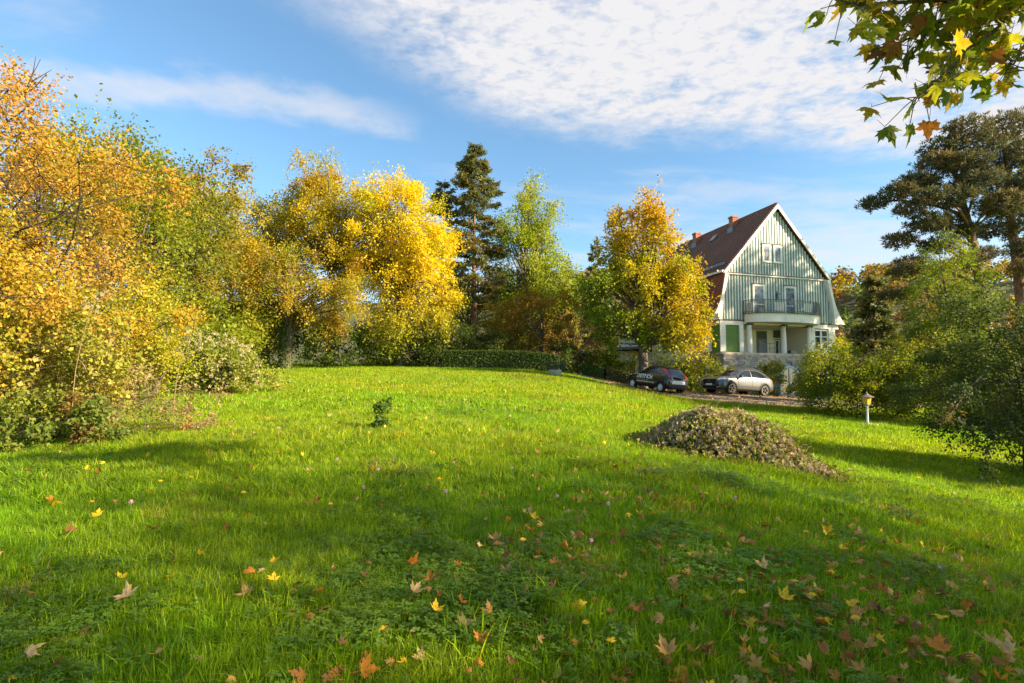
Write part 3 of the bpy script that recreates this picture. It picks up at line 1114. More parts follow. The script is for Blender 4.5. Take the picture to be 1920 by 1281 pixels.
class Car:
    def __init__(self, name, label, loc, rz, st, paint, tilt=(0, 0)):
        self.root = empty(name, loc, rz, label, 'car', 'cars parked on the drive')
        # stand square on the sloping ground
        x, y = loc[0], loc[1]
        nz = Vector((-(Hz(x + .8, y) - Hz(x - .8, y)) / 1.6, -(Hz(x, y + .8) - Hz(x, y - .8)) / 1.6, 1)).normalized()
        fw = Vector((math.cos(rz), math.sin(rz), 0))
        fw = (fw - nz * fw.dot(nz)).normalized()
        lf = nz.cross(fw)
        self.root.rotation_euler = Matrix((fw, lf, nz)).transposed().to_euler()
        V, F = [], []
        for (x, zl, zb, zt, wl, wb, wt) in st:
            zt = zt + max(0, zt - zb - .12) * .14
            h = [(0, zl), (wl * .86, zl), (wl, zl + .09), (wl + .012, (zl + zb) * .52), (wb, zb - .06), (wb - .015, zb), (wt, zt - min(.09, (zt - zb) * .35)), (wt * .72, zt - .01), (0, zt)]
            ring = [(x, y, z) for y, z in h] + [(x, -y, z) for y, z in h[-2:0:-1]]
            V.append(ring)
        n = len(V[0])
        Vf = [p for r in V for p in r]
        for i in range(len(V) - 1):
            for k in range(n):
                F.append((i * n + k, i * n + (k + 1) % n, (i + 1) * n + (k + 1) % n, (i + 1) * n + k))
        F.append(tuple(range(n)))
        F.append(tuple(range((len(V) - 1) * n, len(V) * n))[::-1])
        m = MB()
        m.v, m.f = Vf, F
        o = m.build('body', paint, self.root, smooth=True)
        md = o.modifiers.new('s', 'SUBSURF')
        md.levels = md.render_levels = 2
        self.body = o
        dg = bpy.context.evaluated_depsgraph_get()
        me = bpy.data.meshes.new_from_object(o.evaluated_get(dg))
        o.modifiers.clear()
        o.data = me
        self.bvh = BVHTree.FromPolygons([v.co[:] for v in me.vertices], [p.vertices[:] for p in me.polygons])

    def cut(self, wheels, r, w):
        cuts = []
        for x in wheels:
            for s in (-1, 1):
                c = MB().lathe([(r, 0), (r, .5)], (x, s * w if s > 0 else -w - .5, r * .86), 'y', 28).build('well_cutter', M_under)
                cuts.append(c)
        for c in cuts:
            md = self.body.modifiers.new('b', 'BOOLEAN')
            md.object = c
            md.operation = 'DIFFERENCE'
            md.solver = 'EXACT'
        # cutters follow the body while it sits at the origin
        rt = self.root
        keep = rt.matrix_world.copy(), rt.location.copy(), rt.rotation_euler.copy()
        rt.location = (0, 0, 0)
        rt.rotation_euler = (0, 0, 0)
        bpy.context.view_layer.update()
        dg = bpy.context.evaluated_depsgraph_get()
        me = bpy.data.meshes.new_from_object(self.body.evaluated_get(dg))
        self.body.modifiers.clear()
        self.body.data = me
        for p in me.polygons:
            p.use_smooth = True
        for c in cuts:
            bpy.data.objects.remove(c)
        rt.location, rt.rotation_euler = keep[1], keep[2]

    def hit(self, side, p):
        if side in 'LR':
            s = 1 if side == 'L' else -1
            o, d = Vector((p[0], s * 3, p[1])), Vector((0, -s, 0))
        elif side == 'T':
            o, d = Vector((p[0], p[1], 4)), Vector((0, 0, -1))
        else:
            s = 1 if side == 'F' else -1
            o, d = Vector((s * 4, p[0], p[1])), Vector((-s, 0, 0))
        r = self.bvh.ray_cast(o, d)
        if r[0] is None:
            q = self.bvh.find_nearest(o + d * (2.2 if side in 'LR' else 2.3))
            return q[0], q[1]
        nr = r[1]
        if nr.dot(d) > 0:
            nr = -nr
        return r[0], nr

    def panel(self, name, side, poly, m, off=.006, step=.12, parent=None, pf=None):
        P, F = pf if pf else grid_tri(poly, step)
        V = []
        for p in P:
            c, nr = self.hit(side, p)
            V.append(c + nr * off)
        b = MB()
        b.v, b.f = [tuple(v) for v in V], F
        return b.build(name, m, parent or self.root, smooth=True)

    def arch(self, x, zc, r0, r1, side, m, off=.012, a0=-.25, a1=math.pi + .25):
        P, F = [], []
        n = 22
        for i in range(n + 1):
            t = a0 + (a1 - a0) * i / n
            for r in (r0, r1):
                P.append((x + r * math.cos(t), max(.16, zc + r * math.sin(t))))
        for i in range(n):
            F.append((2 * i, 2 * i + 1, 2 * i + 3, 2 * i + 2))
        return self.panel('wheel_arch', side, None, m, off, pf=(P, F))

    def wheel(self, x, y, r, w, rim, spokes, hub=None, rim_edge=None):
        s = 1 if y > 0 else -1
        e = empty('wheel', (x, y, r))
        e.parent = self.root
        t = MB().lathe([(r * .64, -w / 2), (r * .93, -w / 2), (r, -w * .34), (r, w * .34), (r * .93, w / 2), (r * .64, w / 2), (r * .64, -w / 2)], axis='y', n=32, cap=False)
        t.build('tyre', M_tyre, e, smooth=False)
        rm = MB()
        o = s * (w / 2 - .015)
        # barrel ring
        rm.lathe([(r * .66, o - s * .10), (r * .68, o + s * .012), (r * .60, o + s * .012), (r * .58, o - s * .10), (r * .66, o - s * .10)], axis='y', n=32, cap=False)
        rm.build('rim', rim_edge or rim, e)
        sp = MB()
        for k in range(spokes):
            q = 2 * math.pi * k / spokes
            c, sn = math.cos(q), math.sin(q)
            a = r * .10
            wd = r * (.085 if spokes > 6 else .13)
            pts = []
            for rr, ww in ((a, wd * .7), (r * .62, wd)):
                for sg in (-1, 1):
                    pts.append((rr * c - sg * ww * sn, o + s * .004, rr * sn + sg * ww * c))
            sp.prism([pts[0], pts[1], pts[3], pts[2]], (0, -s * .03, 0))
        sp.lathe([(r * .16, o - s * .03), (r * .16, o + s * .012)], axis='y', n=12)
        sp.build('spokes', rim, e)
        MB().lathe([(r * .57, o - s * .11), (r * .57, o - s * .09)], axis='y', n=24).build('brake_disc', M_under, e)
        if hub:
            MB().lathe([(r * .08, o + s * .013), (r * .07, o + s * .02)], axis='y', n=10).build('hub_cap', hub, e)


def text_panel(car, body, side, x0, z0, height, m, name, off=.03, bold=.012, flip=1, slant=0.0, spacing=1.0, width=None):
    cu = bpy.data.curves.new('txt', 'FONT')
    cu.body = body
    cu.size = height / .72
    cu.offset = bold
    cu.space_character = spacing
    t = bpy.data.objects.new('txt', cu)
    COL.objects.link(t)
    bpy.context.view_layer.update()
    dg = bpy.context.evaluated_depsgraph_get()
    me = bpy.data.meshes.new_from_object(t.evaluated_get(dg))
    V = [v.co.copy() for v in me.vertices]
    F = [tuple(p.vertices) for p in me.polygons]
    bpy.data.objects.remove(t)
    xm = max(v.x for v in V)
    k = width / xm if width else 1.0
    P = [(x0 + flip * v.x * k, z0 + v.y + slant * v.x * k) for v in V]
    return car.panel(name, side, None, m, off, pf=(P, F))


def plane_fit(pA, pB, pC):
    pass


# ---- black hatchback, seen from its rear left
blk = mat('black_paint', (.010, .012, .020), .22, spec=.5, coat=.8)
#       x      zlow  belt  top   wlow  wbelt wtop
ST1 = [(1.86, .34, .58, .66, .52, .50, .40),
       (1.80, .24, .70, .80, .72, .68, .56),
       (1.55, .22, .80, .90, .82, .80, .66),
       (1.20, .22, .85, .97, .845, .83, .69),
       (.88, .22, .88, 1.02, .85, .84, .70),
       (.50, .22, .90, 1.28, .855, .85, .65),
       (.12, .22, .92, 1.47, .86, .855, .61),
       (-.40, .22, .95, 1.53, .86, .855, .60),
       (-.90, .22, .99, 1.51, .865, .86, .59),
       (-1.30, .22, 1.04, 1.45, .865, .86, .57),
       (-1.50, .23, 1.05, 1.36, .86, .85, .58),
       (-1.72, .26, .98, 1.06, .84, .81, .62),
       (-1.82, .30, .78, .84, .80, .76, .60),
       (-1.86, .36, .60, .66, .70, .66, .50)]
HY = math.radians(180 - 61)
bx, by = 8.75, 33.9
c1 = Car('parked_car', 'small black hatchback with white lettering on its door, seen from behind', (bx, by, Hz(bx, by) + .03), HY, ST1, blk)
c1.cut((1.17, -1.26), .355, .52)
for s in 'LR':
    c1.panel('window', s, [(.62, 1.0), (.30, 1.30), (.02, 1.41), (-.30, 1.445), (-.30, 1.03)], M_cglass)
    c1.panel('window', s, [(-.36, 1.035), (-.36, 1.445), (-.75, 1.43), (-1.02, 1.36), (-.98, 1.12), (-.80, 1.06)], M_cglass)
    for x in (1.17, -1.26):
        c1.arch(x, .31, .34, .42, s, M_plastic)
    c1.panel('sill', s, [(.78, .22), (.78, .36), (-.88, .36), (-.88, .22)], M_plastic)
    c1.panel('door_seam', s, [(-.325, .38), (-.325, 1.0), (-.345, 1.0), (-.345, .38)], M_under, .004, .2)
    c1.panel('handle', s, [(-.20, .87), (-.20, .90), (-.04, .90), (-.04, .87)], M_plastic, .02)
    sy = .88 if s == 'L' else -.88
    sg = 1 if s == 'L' else -1
    mi = MB().prism([(.60, sy, .98), (.48, sy, .97), (.46, sy, 1.12), (.56, sy, 1.13)], (0, sg * .17, 0)).build('wing_mirror', blk, c1.root, bevel=.02)
    for x in (1.17, -1.26):
        c1.wheel(x, sg * .76, .31, .19, M_rim_s, 9)
c1.panel('windscreen', 'F', [(-.60, 1.06), (.60, 1.06), (.50, 1.40), (-.50, 1.40)], M_cglass)
c1.panel('rear_window', 'B', [(-.50, .84), (-.62, 1.06), (-.47, 1.40), (.47, 1.40), (.62, 1.06), (.50, .84)], M_cglass, .008)
c1.panel('spoiler', 'B', [(-.50, 1.42), (-.46, 1.475), (.46, 1.475), (.50, 1.42)], M_plastic, .05)
for s in (-1, 1):
    c1.panel('tail_light', 'B', [(s * .64, .92), (s * .66, 1.08), (s * .545, 1.40), (s * .60, 1.41), (s * .735, 1.10), (s * .75, .86), (s * .70, .82)], M_red, .014, .04)
    c1.panel('head_light', 'F', [(s * .45, .66), (s * .68, .66), (s * .70, .78), (s * .5, .77)], M_lamp, .01)
c1.panel('number_plate', 'B', [(-.27, .60), (-.27, .72), (.27, .72), (.27, .60)], M_plate, .02)
c1.panel('plate_recess', 'B', [(-.55, .56), (-.44, .75), (.44, .75), (.55, .56)], M_rim_s, .010)
c1.panel('rear_bumper', 'B', [(-.72, .30), (-.76, .50), (-.5, .54), (.5, .54), (.76, .50), (.72, .30)], M_plastic, .035)
text_panel(c1, 'DIETRICH', 'L', .80, .735, .215, M_letter, 'lettering', bold=.011, flip=-1, width=1.36)
# fine print under the name: too small to read, a row of short marks
fp = MB()
rg = np.random.default_rng(8)
x = .80
P, F = [], []
while x > -.74:
    l = float(rg.uniform(.025, .05))
    k = len(P)
    P += [(x, .50), (x - l, .50), (x - l, .545), (x, .545)]
    F.append((k, k + 1, k + 2, k + 3))
    x -= l + (.016 if rg.random() > .16 else .06)
c1.panel('fine_print', 'L', None, M_letter, .011, pf=(P, F))
P, F = [], []
x = .72
while x > -.2:
    l = float(rg.uniform(.03, .05))
    k = len(P)
    P += [(x, .615), (x - l, .615), (x - l, .665), (x, .665)]
    F.append((k, k + 1, k + 2, k + 3))
    x -= l + .018
c1.panel('fine_print', 'L', None, M_orange, .011, pf=(P, F))

# ---- silver crossover, seen from its front left
slv = mat('silver_paint', (.100, .100, .108), .38, metal=.65, coat=.6)
ST2 = [(2.30, .42, .70, .80, .60, .58, .48),
       (2.24, .26, .84, .93, .80, .78, .66),
       (2.00, .24, .94, 1.02, .90, .86, .74),
       (1.60, .24, .98, 1.08, .93, .90, .76),
       (1.10, .24, 1.00, 1.13, .935, .92, .77),
       (.95, .24, 1.01, 1.18, .935, .92, .76),
       (.55, .24, 1.02, 1.43, .935, .92, .69),
       (.15, .24, 1.03, 1.59, .935, .92, .65),
       (-.45, .24, 1.04, 1.645, .935, .92, .64),
       (-1.05, .24, 1.06, 1.62, .935, .92, .63),
       (-1.55, .25, 1.10, 1.53, .935, .91, .61),
       (-1.95, .27, 1.12, 1.33, .92, .88, .62),
       (-2.16, .30, 1.00, 1.08, .88, .83, .64),
       (-2.26, .38, .78, .86, .78, .74, .56)]
sx, sy_ = 14.25, 35.2
c2 = Car('parked_car', 'silver crossover car with dark grille, its front towards the black hatchback', (sx, sy_, Hz(sx, sy_) + .03), math.radians(180 + 23.4), ST2, slv)
c2.cut((1.36, -1.38), .42, .58)
for s in 'LR':
    c2.panel('window', s, [(.80, 1.10), (.42, 1.38), (.10, 1.50), (-.28, 1.545), (-.28, 1.11)], M_cglass)
    c2.panel('window', s, [(-.33, 1.11), (-.33, 1.548), (-.85, 1.53), (-1.25, 1.46), (-1.70, 1.26), (-1.72, 1.20), (-1.20, 1.125)], M_cglass)
    for x in (1.36, -1.38):
        c2.arch(x, .37, .405, .465, s, M_plastic)
    c2.panel('sill', s, [(.90, .24), (.90, .36), (-.94, .36), (-.94, .24)], M_plastic)
    c2.panel('sill_trim', s, [(.86, .40), (.86, .425), (-.90, .425), (-.90, .40)], M_chrome, .010)
    c2.panel('window_trim', s, [(.84, 1.085), (.84, 1.10), (-1.2, 1.115), (-1.2, 1.10)], M_chrome, .010)
    for xs in (-.305, -1.02, .86):
        c2.panel('door_seam', s, [(xs, .38), (xs, 1.08), (xs - .014, 1.08), (xs - .014, .38)], M_under, .004, .2)
    for xs in (-.16, -.92):
        c2.panel('handle', s, [(xs, .94), (xs, .975), (xs + .2, .975), (xs + .2, .94)], M_chrome, .03)
    sg = 1 if s == 'L' else -1
    MB().prism([(.86, sg * .93, 1.06), (.66, sg * .93, 1.05), (.64, sg * .93, 1.20), (.80, sg * .93, 1.22)], (0, sg * .20, 0)).build('wing_mirror', M_plastic, c2.root, bevel=.025)
    for x in (1.36, -1.38):
        c2.wheel(x, sg * .82, .37, .23, M_rim_d, 5, M_red, M_chrome)
    MB().tube([(.1, sg * .60, 1.60), (-.45, sg * .60, 1.66), (-1.2, sg * .57, 1.62), (-1.55, sg * .55, 1.56)], .022, 6).build('roof_rail', M_plastic, c2.root)
c2.panel('windscreen', 'F', [(-.68, 1.17), (.68, 1.17), (.54, 1.54), (-.54, 1.54)], M_cglass)
c2.panel('rear_window', 'B', [(-.58, 1.16), (.58, 1.16), (.5, 1.46), (-.5, 1.46)], M_cglass)
gr = c2.panel('grille', 'F', [(-.46, .56), (-.56, .80), (-.50, .88), (.50, .88), (.56, .80), (.46, .56)], M_under, .012)
c2.panel('grille_frame', 'F', [(-.57, .88), (-.60, .905), (.60, .905), (.57, .88)], M_chrome, .014)
c2.panel('lower_intake', 'F', [(-.62, .34), (-.56, .48), (.56, .48), (.62, .34)], M_under, .012)
c2.panel('skid_plate', 'F', [(-.55, .28), (-.60, .325), (.60, .325), (.55, .28)], M_chrome, .014)
for s in (-1, 1):
    # emblem: two swept strokes meeting in the middle of the grille
    c2.panel('emblem', 'F', [(s * .005, .715), (s * .015, .80), (s * .085, .83), (s * .045, .765), (s * .09, .69)], M_chrome, .02)
    c2.panel('head_light', 'F', [(s * .58, .80), (s * .60, .90), (s * .76, .93), (s * .77, .84)], M_lamp, .012)
    c2.panel('fog_light', 'F', [(s * .66, .42), (s * .64, .52), (s * .74, .60), (s * .77, .50)], M_under, .012)
    c2.panel('daylight_strip', 'F', [(s * .62, .36), (s * .60, .41), (s * .76, .45), (s * .77, .40)], M_lamp, .014)
    c2.panel('tail_light', 'B', [(s * .45, 1.0), (s * .45, 1.1), (s * .72, 1.1), (s * .74, 1.0)], M_red, .012)
for s in 'LR':
    c2.panel('head_light', s, [(2.18, .86), (2.14, .93), (1.78, .98), (1.76, .93), (1.98, .87)], M_lamp, .012)
    c2.panel('tail_light', s, [(-2.10, .98), (-2.06, 1.06), (-1.86, 1.08), (-1.86, 1.04)], M_red, .012)
c2.panel('number_plate', 'F', [(-.26, .50), (-.26, .61), (.26, .61), (.26, .50)], M_plate, .03)
# ------------------------------------------------------------------ plants: generators
def tubes(lines, sides=5):
    """lines: list of (pts (k,3), radii (k,)) -> V, F arrays"""
    Vs, Fs, b = [], [], 0
    ang = np.arange(sides) * 2 * np.pi / sides
    for pts, rad in lines:
        pts = np.asarray(pts, float)
        k = len(pts)
        t = np.gradient(pts, axis=0)
        t = unit(t)
        ref = np.where(np.abs(t[:, 2:3]) < .9, [[0, 0, 1.]], [[1., 0, 0]])
        a = unit(np.cross(t, ref))
        c = np.cross(t, a)
        ring = pts[:, None] + (a[:, None] * np.cos(ang)[None, :, None] + c[:, None] * np.sin(ang)[None, :, None]) * np.asarray(rad)[:, None, None]
        Vs.append(ring.reshape(-1, 3))
        i = b + np.arange(k * sides).reshape(k, sides)
        j = np.roll(i, -1, axis=1)
        Fs.append(np.stack([i[:-1], j[:-1], j[1:], i[1:]], -1).reshape(-1, 4))
        b += k * sides
    return np.concatenate(Vs), np.concatenate(Fs)


def curve(p0, p1, bend, k=5):
    p0, p1 = np.asarray(p0, float), np.asarray(p1, float)
    t = np.linspace(0, 1, k)[:, None]
    return p0 + (p1 - p0) * t + np.asarray(bend) * (4 * t * (1 - t))


def pick(pal, n, rng):
    c = np.array([p[:3] for p in pal])
    w = np.array([p[3] if len(p) > 3 else 1. for p in pal])
    return c[rng.choice(len(c), n, p=w / w.sum())]


def bough_points(ells, nb, rng, lo=.30, pw=.45):
    w = np.array([e[3] * e[4] * e[5] for e in ells]) ** .8
    ks = rng.choice(len(ells), nb * 3, p=w / w.sum())
    E = np.array(ells, float)[ks]
    d = unit(rng.normal(size=(nb * 3, 3)))
    ph = rng.uniform(0, 6, 6)
    lump = 1 + .13 * np.sin(d[:, 0] * 5 + ph[0]) * np.sin(d[:, 2] * 6 + ph[1]) + .12 * np.sin(d[:, 1] * 7 + ph[2] + d[:, 2] * 3)
    rad = (lo + (1 - lo) * rng.uniform(0, 1, nb * 3) ** pw) * lump
    P = E[:, :3] + d * rad[:, None] * E[:, 3:6]
    # thin out where boughs crowd
    keep = []
    size = np.cbrt(np.prod(E[:, 3:6], 1).mean() / nb) * 1.0
    for p in P:
        if len(keep) >= nb:
            break
        if keep and np.min(np.sum((np.array(keep) - p) ** 2, 1)) < size ** 2 * .6:
            continue
        keep.append(p)
    return np.array(keep)


def spray_leaves(C, r, centre, ns, nl, L, Wd, pal, rng, droop=.25, up=.15, out=.7, jit=.16, tint=.55, colfn=None, flat=1.0):
    m = len(C)
    o = unit(C - centre)
    base = C[:, None] + rng.normal(0, .22, (m, ns, 3)) * r[:, None, None]
    d = unit(rng.normal(size=(m, ns, 3)) * (1, 1, flat) + o[:, None] * out + np.array([0, 0, up]))
    ln = r[:, None] * rng.uniform(.55, 1.15, (m, ns))
    t = rng.uniform(.12, 1.0, (m, ns, nl, 1))
    P = base[:, :, None] + d[:, :, None] * ln[:, :, None, None] * t
    P = P + rng.normal(0, 1, P.shape) * (jit * r)[:, None, None, None]
    P[..., 2] -= droop * (ln[:, :, None] * t[..., 0] ** 2)
    n = m * ns * nl
    P = P.reshape(-1, 3)
    D = np.repeat(d.reshape(-1, 3), nl, axis=0)
    ax = unit(D * .7 + rng.normal(0, .7, (n, 3)) + (0, 0, -.35))
    nr = rng.normal(0, .75, (n, 3)) + (0, 0, .55) + np.repeat(o, ns * nl, axis=0) * .45
    nr = unit(nr - ax * np.sum(nr * ax, 1, keepdims=True))
    bc = pick(pal, m, rng)
    lc = pick(pal, n, rng)
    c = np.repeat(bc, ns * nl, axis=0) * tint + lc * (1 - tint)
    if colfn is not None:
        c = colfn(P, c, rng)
    c = c * rng.uniform(.72, 1.28, (n, 1))
    s = rng.uniform(.45, 1.35, n)
    return leaf_quads(P, ax, nr, L * s, Wd * s * rng.uniform(.7, 1.2, n), np.clip(c, 0, .95))


def joinq(parts):
    V, F, C, b = [], [], [], 0
    for v, f, c in parts:
        V.append(v)
        F.append(f + b)
        C.append(c)
        b += len(v)
    return np.concatenate(V), np.concatenate(F), np.concatenate(C)


def tree(name, label, x, y, ells, nb, br, ns, nl, L, Wd, pal, seed, tr=.2, fork=.35, cat='tree', group=None, droop=.25, out=.8, up=.15, jit=.12, tint=.68,
         colfn=None, bark=None, leafmat=None, lean=(0, 0), lo=.30, twig=1.0, stems=1, z=None, flat=1.0, crown_name='crown'):
    """ells are ellipsoids (dx, dy, dz, rx, ry, rz) seen from the foot of the trunk"""
    rng = np.random.default_rng(seed)
    z = Hz(x, y) if z is None else z
    root = empty(name, (x, y, z - .04), 0, label, cat, group)
    C = bough_points(ells, nb, rng, lo)
    C[:, 2] = np.maximum(C[:, 2], br * .45)
    E = np.array(ells, float)
    cen = np.average(E[:, :3], axis=0, weights=np.prod(E[:, 3:6], 1))
    top = (E[:, 2] + .45 * E[:, 5]).max()
    r = br * rng.uniform(.7, 1.25, len(C))
    lines = []
    fz = fork * cen[2] * 2 if fork else .1
    trunks = []
    for s in range(stems):
        off = np.array([0, 0, 0]) if stems == 1 else np.append(rng.normal(0, min(.22, .14 * E[:, 3].mean()) * stems ** .5, 2), 0)
        tip = np.array([cen[0] + lean[0], cen[1] + lean[1], top]) + (off * 4 if stems > 1 else 0)
        k = 8
        t = np.linspace(0, 1, k)[:, None]
        pth = off + (tip - off) * t + np.stack([np.sin(t[:, 0] * 5 + seed) * .05 * top * t[:, 0], np.cos(t[:, 0] * 4 + seed) * .04 * top * t[:, 0], np.zeros(k)], -1)
        rad = tr * np.array([1.35, .98, .86, .7, .52, .36, .2, .06])
        lines.append((pth, rad))
        trunks.append(pth)
    for c, rr in zip(C, r):
        T = trunks[int(rng.integers(len(trunks)))]
        s = min(max((max(fz, c[2] * rng.uniform(.45, .8)) - T[0, 2]) / max(T[-1, 2] - T[0, 2], .1), .06), .93)
        q = s * (len(T) - 1)
        i = int(q)
        p0 = T[i] + (T[min(i + 1, len(T) - 1)] - T[i]) * (q - i)
        d = np.linalg.norm(c - p0)
        b = rng.normal(0, .07, 3) * d + (0, 0, .06 * d)
        r0 = tr * .34 * (1 - .6 * s) * min(1.3, .5 + d / 6)
        lines.append((curve(p0, c, b), np.linspace(max(r0, min(.012, tr * .5)), min(.008, tr * .3), 5)))
        for _ in range(int(2 * twig)):
            e = c + unit(rng.normal(size=3) + unit((c - cen)[None])[0]) * rr * .8
            lines.append((curve(c, e, rng.normal(0, .06, 3) * rr, 3), list(np.array([.014, .009, .004]) * min(1, tr * 18))))
    nt_ = len(trunks)
    V, F = tubes(lines[:nt_], 7)
    big = [l for l in lines[nt_:] if len(l[0]) > 3]
    small = [l for l in lines[nt_:] if len(l[0]) <= 3]
    for grp, sd in ((big, 4), (small, 3)):
        if grp:
            v, f = tubes(grp, sd)
            F = np.concatenate([F, f + len(V)])
            V = np.concatenate([V, v])
    mesh_obj('trunk', V, F, bark or BARK, root, smooth=True)
    V, F, Cc = spray_leaves(C, r, cen, ns, nl, L, Wd, pal, rng, droop, up, out, jit, tint, colfn, flat)
    ok = V.reshape(-1, 4, 3)[:, :, 2].min(1) > .02
    V, Cc = V.reshape(-1, 4, 3)[ok].reshape(-1, 3), Cc.reshape(-1, 4, 3)[ok].reshape(-1, 3)
    F = np.arange(len(V)).reshape(-1, 4)
    mesh_obj(crown_name, V, F, leafmat or LEAF, root, cols=Cc)
    return root


def bush(name, label, x, y, ells, nb, br, ns, nl, L, Wd, pal, seed, **k):
    k.setdefault('tr', .03)
    k.setdefault('bark', BARKD)
    k.setdefault('stems', 4)
    k.setdefault('cat', 'bush')
    k.setdefault('fork', 0)
    k.setdefault('crown_name', 'foliage')
    return tree(name, label, x, y, ells, nb, br, ns, nl, L, Wd, pal, seed, **k)


def conifer(name, label, x, y, h, rad, z0, nbr, pal, seed, tr=.25, L=.34, Wd=.13, droop=.28, twigs=15, per=5, group=None, power=.75, z=None, bark=None, gaps=0.0, hang=.35):
    rng = np.random.default_rng(seed)
    z = Hz(x, y) if z is None else z
    root = empty(name, (x, y, z - .05), 0, label, 'tree', group)
    lines = [(np.stack([np.sin(np.linspace(0, 3, 9) + seed) * .12, np.cos(np.linspace(0, 2, 9)) * .1, np.linspace(0, h, 9)], -1), tr * np.linspace(1.15, .05, 9))]
    Ps, Ds, Cs = [], [], []
    zs = z0 + (h - z0) * np.sort(rng.uniform(0, 1, nbr) ** .9)
    for i, zz in enumerate(zs):
        f = (zz - z0) / (h - z0)
        if rng.random() < gaps:
            continue
        l = rad * max((1 - f), .03) ** power * rng.uniform(.65, 1.15) * (.55 + .45 * min(1, f * 5)) + .15
        a = i * 2.4 + rng.normal(0, .3)
        d = np.array([math.cos(a), math.sin(a), 0])
        t = np.linspace(0, 1, 6)
        rise = rng.uniform(-.05, .28) * (f + .2)
        br = np.array([0, 0, zz]) + d * (l * t)[:, None] + np.array([0, 0, 1.]) * (l * (rise * t - droop * t ** 2 * (1.1 - f) + .12 * t ** 4))[:, None]
        lines.append((br, np.linspace(max(.02, tr * .22 * (1 - f)), .01, 6)))
        nt = max(4, int(twigs * (.35 + l / rad)))
        tt = rng.uniform(.12, 1, nt)
        p = np.stack([np.interp(tt, t, br[:, k]) for k in range(3)], -1)
        sd = np.cross(d, [0, 0, 1]) * rng.choice([-1, 1], nt)[:, None]
        tl = (.42 * l * (1.1 - tt * .75) * rng.uniform(.5, 1.1, nt))
        td = unit(sd * rng.uniform(.5, 1., (nt, 1)) + d * rng.uniform(.35, 1., (nt, 1)) + np.array([0, 0, -1]) * rng.uniform(0, hang, (nt, 1)))
        u = rng.uniform(0, 1, (nt, per, 1))
        q = p[:, None] + td[:, None] * tl[:, None, None] * u
        q[..., 2] -= (hang * .5 * tl)[:, None] * u[..., 0] ** 2
        q = q + rng.normal(0, .05, q.shape)
        Ps.append(q.reshape(-1, 3))
        Ds.append(np.repeat(td, per, axis=0))
        bc = pick(pal, 1, rng)[0]
        Cs.append(bc[None] * .6 + pick(pal, nt * per, rng) * .4)
    P, D, Cc = np.concatenate(Ps), np.concatenate(Ds), np.concatenate(Cs)
    k = 3
    n = len(P) * k
    P = np.repeat(P, k, axis=0) + rng.normal(0, .06, (n, 3))
    ax = unit(np.repeat(D, k, axis=0) + rng.normal(0, .45, (n, 3)))
    nr = rng.normal(0, .8, (n, 3)) + (0, 0, .6)
    nr = unit(nr - ax * np.sum(nr * ax, 1, keepdims=True))
    Cc = np.repeat(Cc, k, axis=0) * rng.uniform(.65, 1.3, (n, 1))
    s = rng.uniform(.6, 1.2, n)
    V, F, Cc = leaf_quads(P, ax, nr, L * s, Wd * s, Cc)
    Vt, Ft = tubes(lines)
    mesh_obj('trunk', Vt, Ft, bark or PINEBARK, root, smooth=True)
    mesh_obj('crown', V, F, NEEDLE, root, cols=Cc)
    return root


# palettes: linear leaf colours with weights
GOLD = [(.68, .49, .012, 3), (.74, .55, .015, 3), (.60, .49, .016, 2), (.38, .40, .018, 1)]
OCHRE = [(.40, .27, .022, 3), (.46, .33, .022, 3), (.30, .29, .02, 2.5), (.19, .22, .018, 2.5), (.36, .18, .025, .8)]
OLIVE = [(.18, .22, .014, 3), (.25, .27, .015, 3), (.11, .15, .013, 3), (.36, .31, .018, 1.2)]
DKGREEN = [(.065, .10, .018, 3), (.085, .13, .02, 3), (.12, .155, .02, 1.5), (.15, .15, .025, .6)]
LTGREEN = [(.27, .33, .025, 3), (.33, .37, .025, 2), (.19, .25, .022, 2), (.38, .36, .025, 1)]
RUST = [(.28, .11, .025, 3), (.34, .17, .03, 3), (.22, .16, .025, 2), (.16, .08, .025, 1.5)]
MAPLE = [(.48, .35, .012, 3), (.52, .39, .012, 2), (.44, .26, .016, 1.6), (.28, .31, .016, 3)]
THICK = [(.50, .32, .026, 3), (.43, .31, .022, 3), (.54, .29, .045, 2), (.33, .29, .02, 2.5), (.19, .21, .016, 2.6)]
SPRUCE = [(.15, .165, .045, 3), (.19, .18, .055, 2.5), (.23, .18, .06, 2), (.12, .15, .06, 1.5)]
PINE = [(.10, .105, .036, 3), (.14, .12, .045, 2.5), (.19, .13, .055, 2), (.075, .09, .045, 2)]
# ------------------------------------------------------------------ trees along the left and the far edge
TL = 'trees and shrubs along the left edge'
TF_ = 'trees along the far edge of the lawn'


def topbrown(z0, z1, col):
    def f(P, c, rng):
        k = np.clip((P[:, 2:3] - z0) / (z1 - z0) + rng.normal(0, .15, (len(P), 1)), 0, 1)
        return c * (1 - k) + np.array(col) * k
    return f


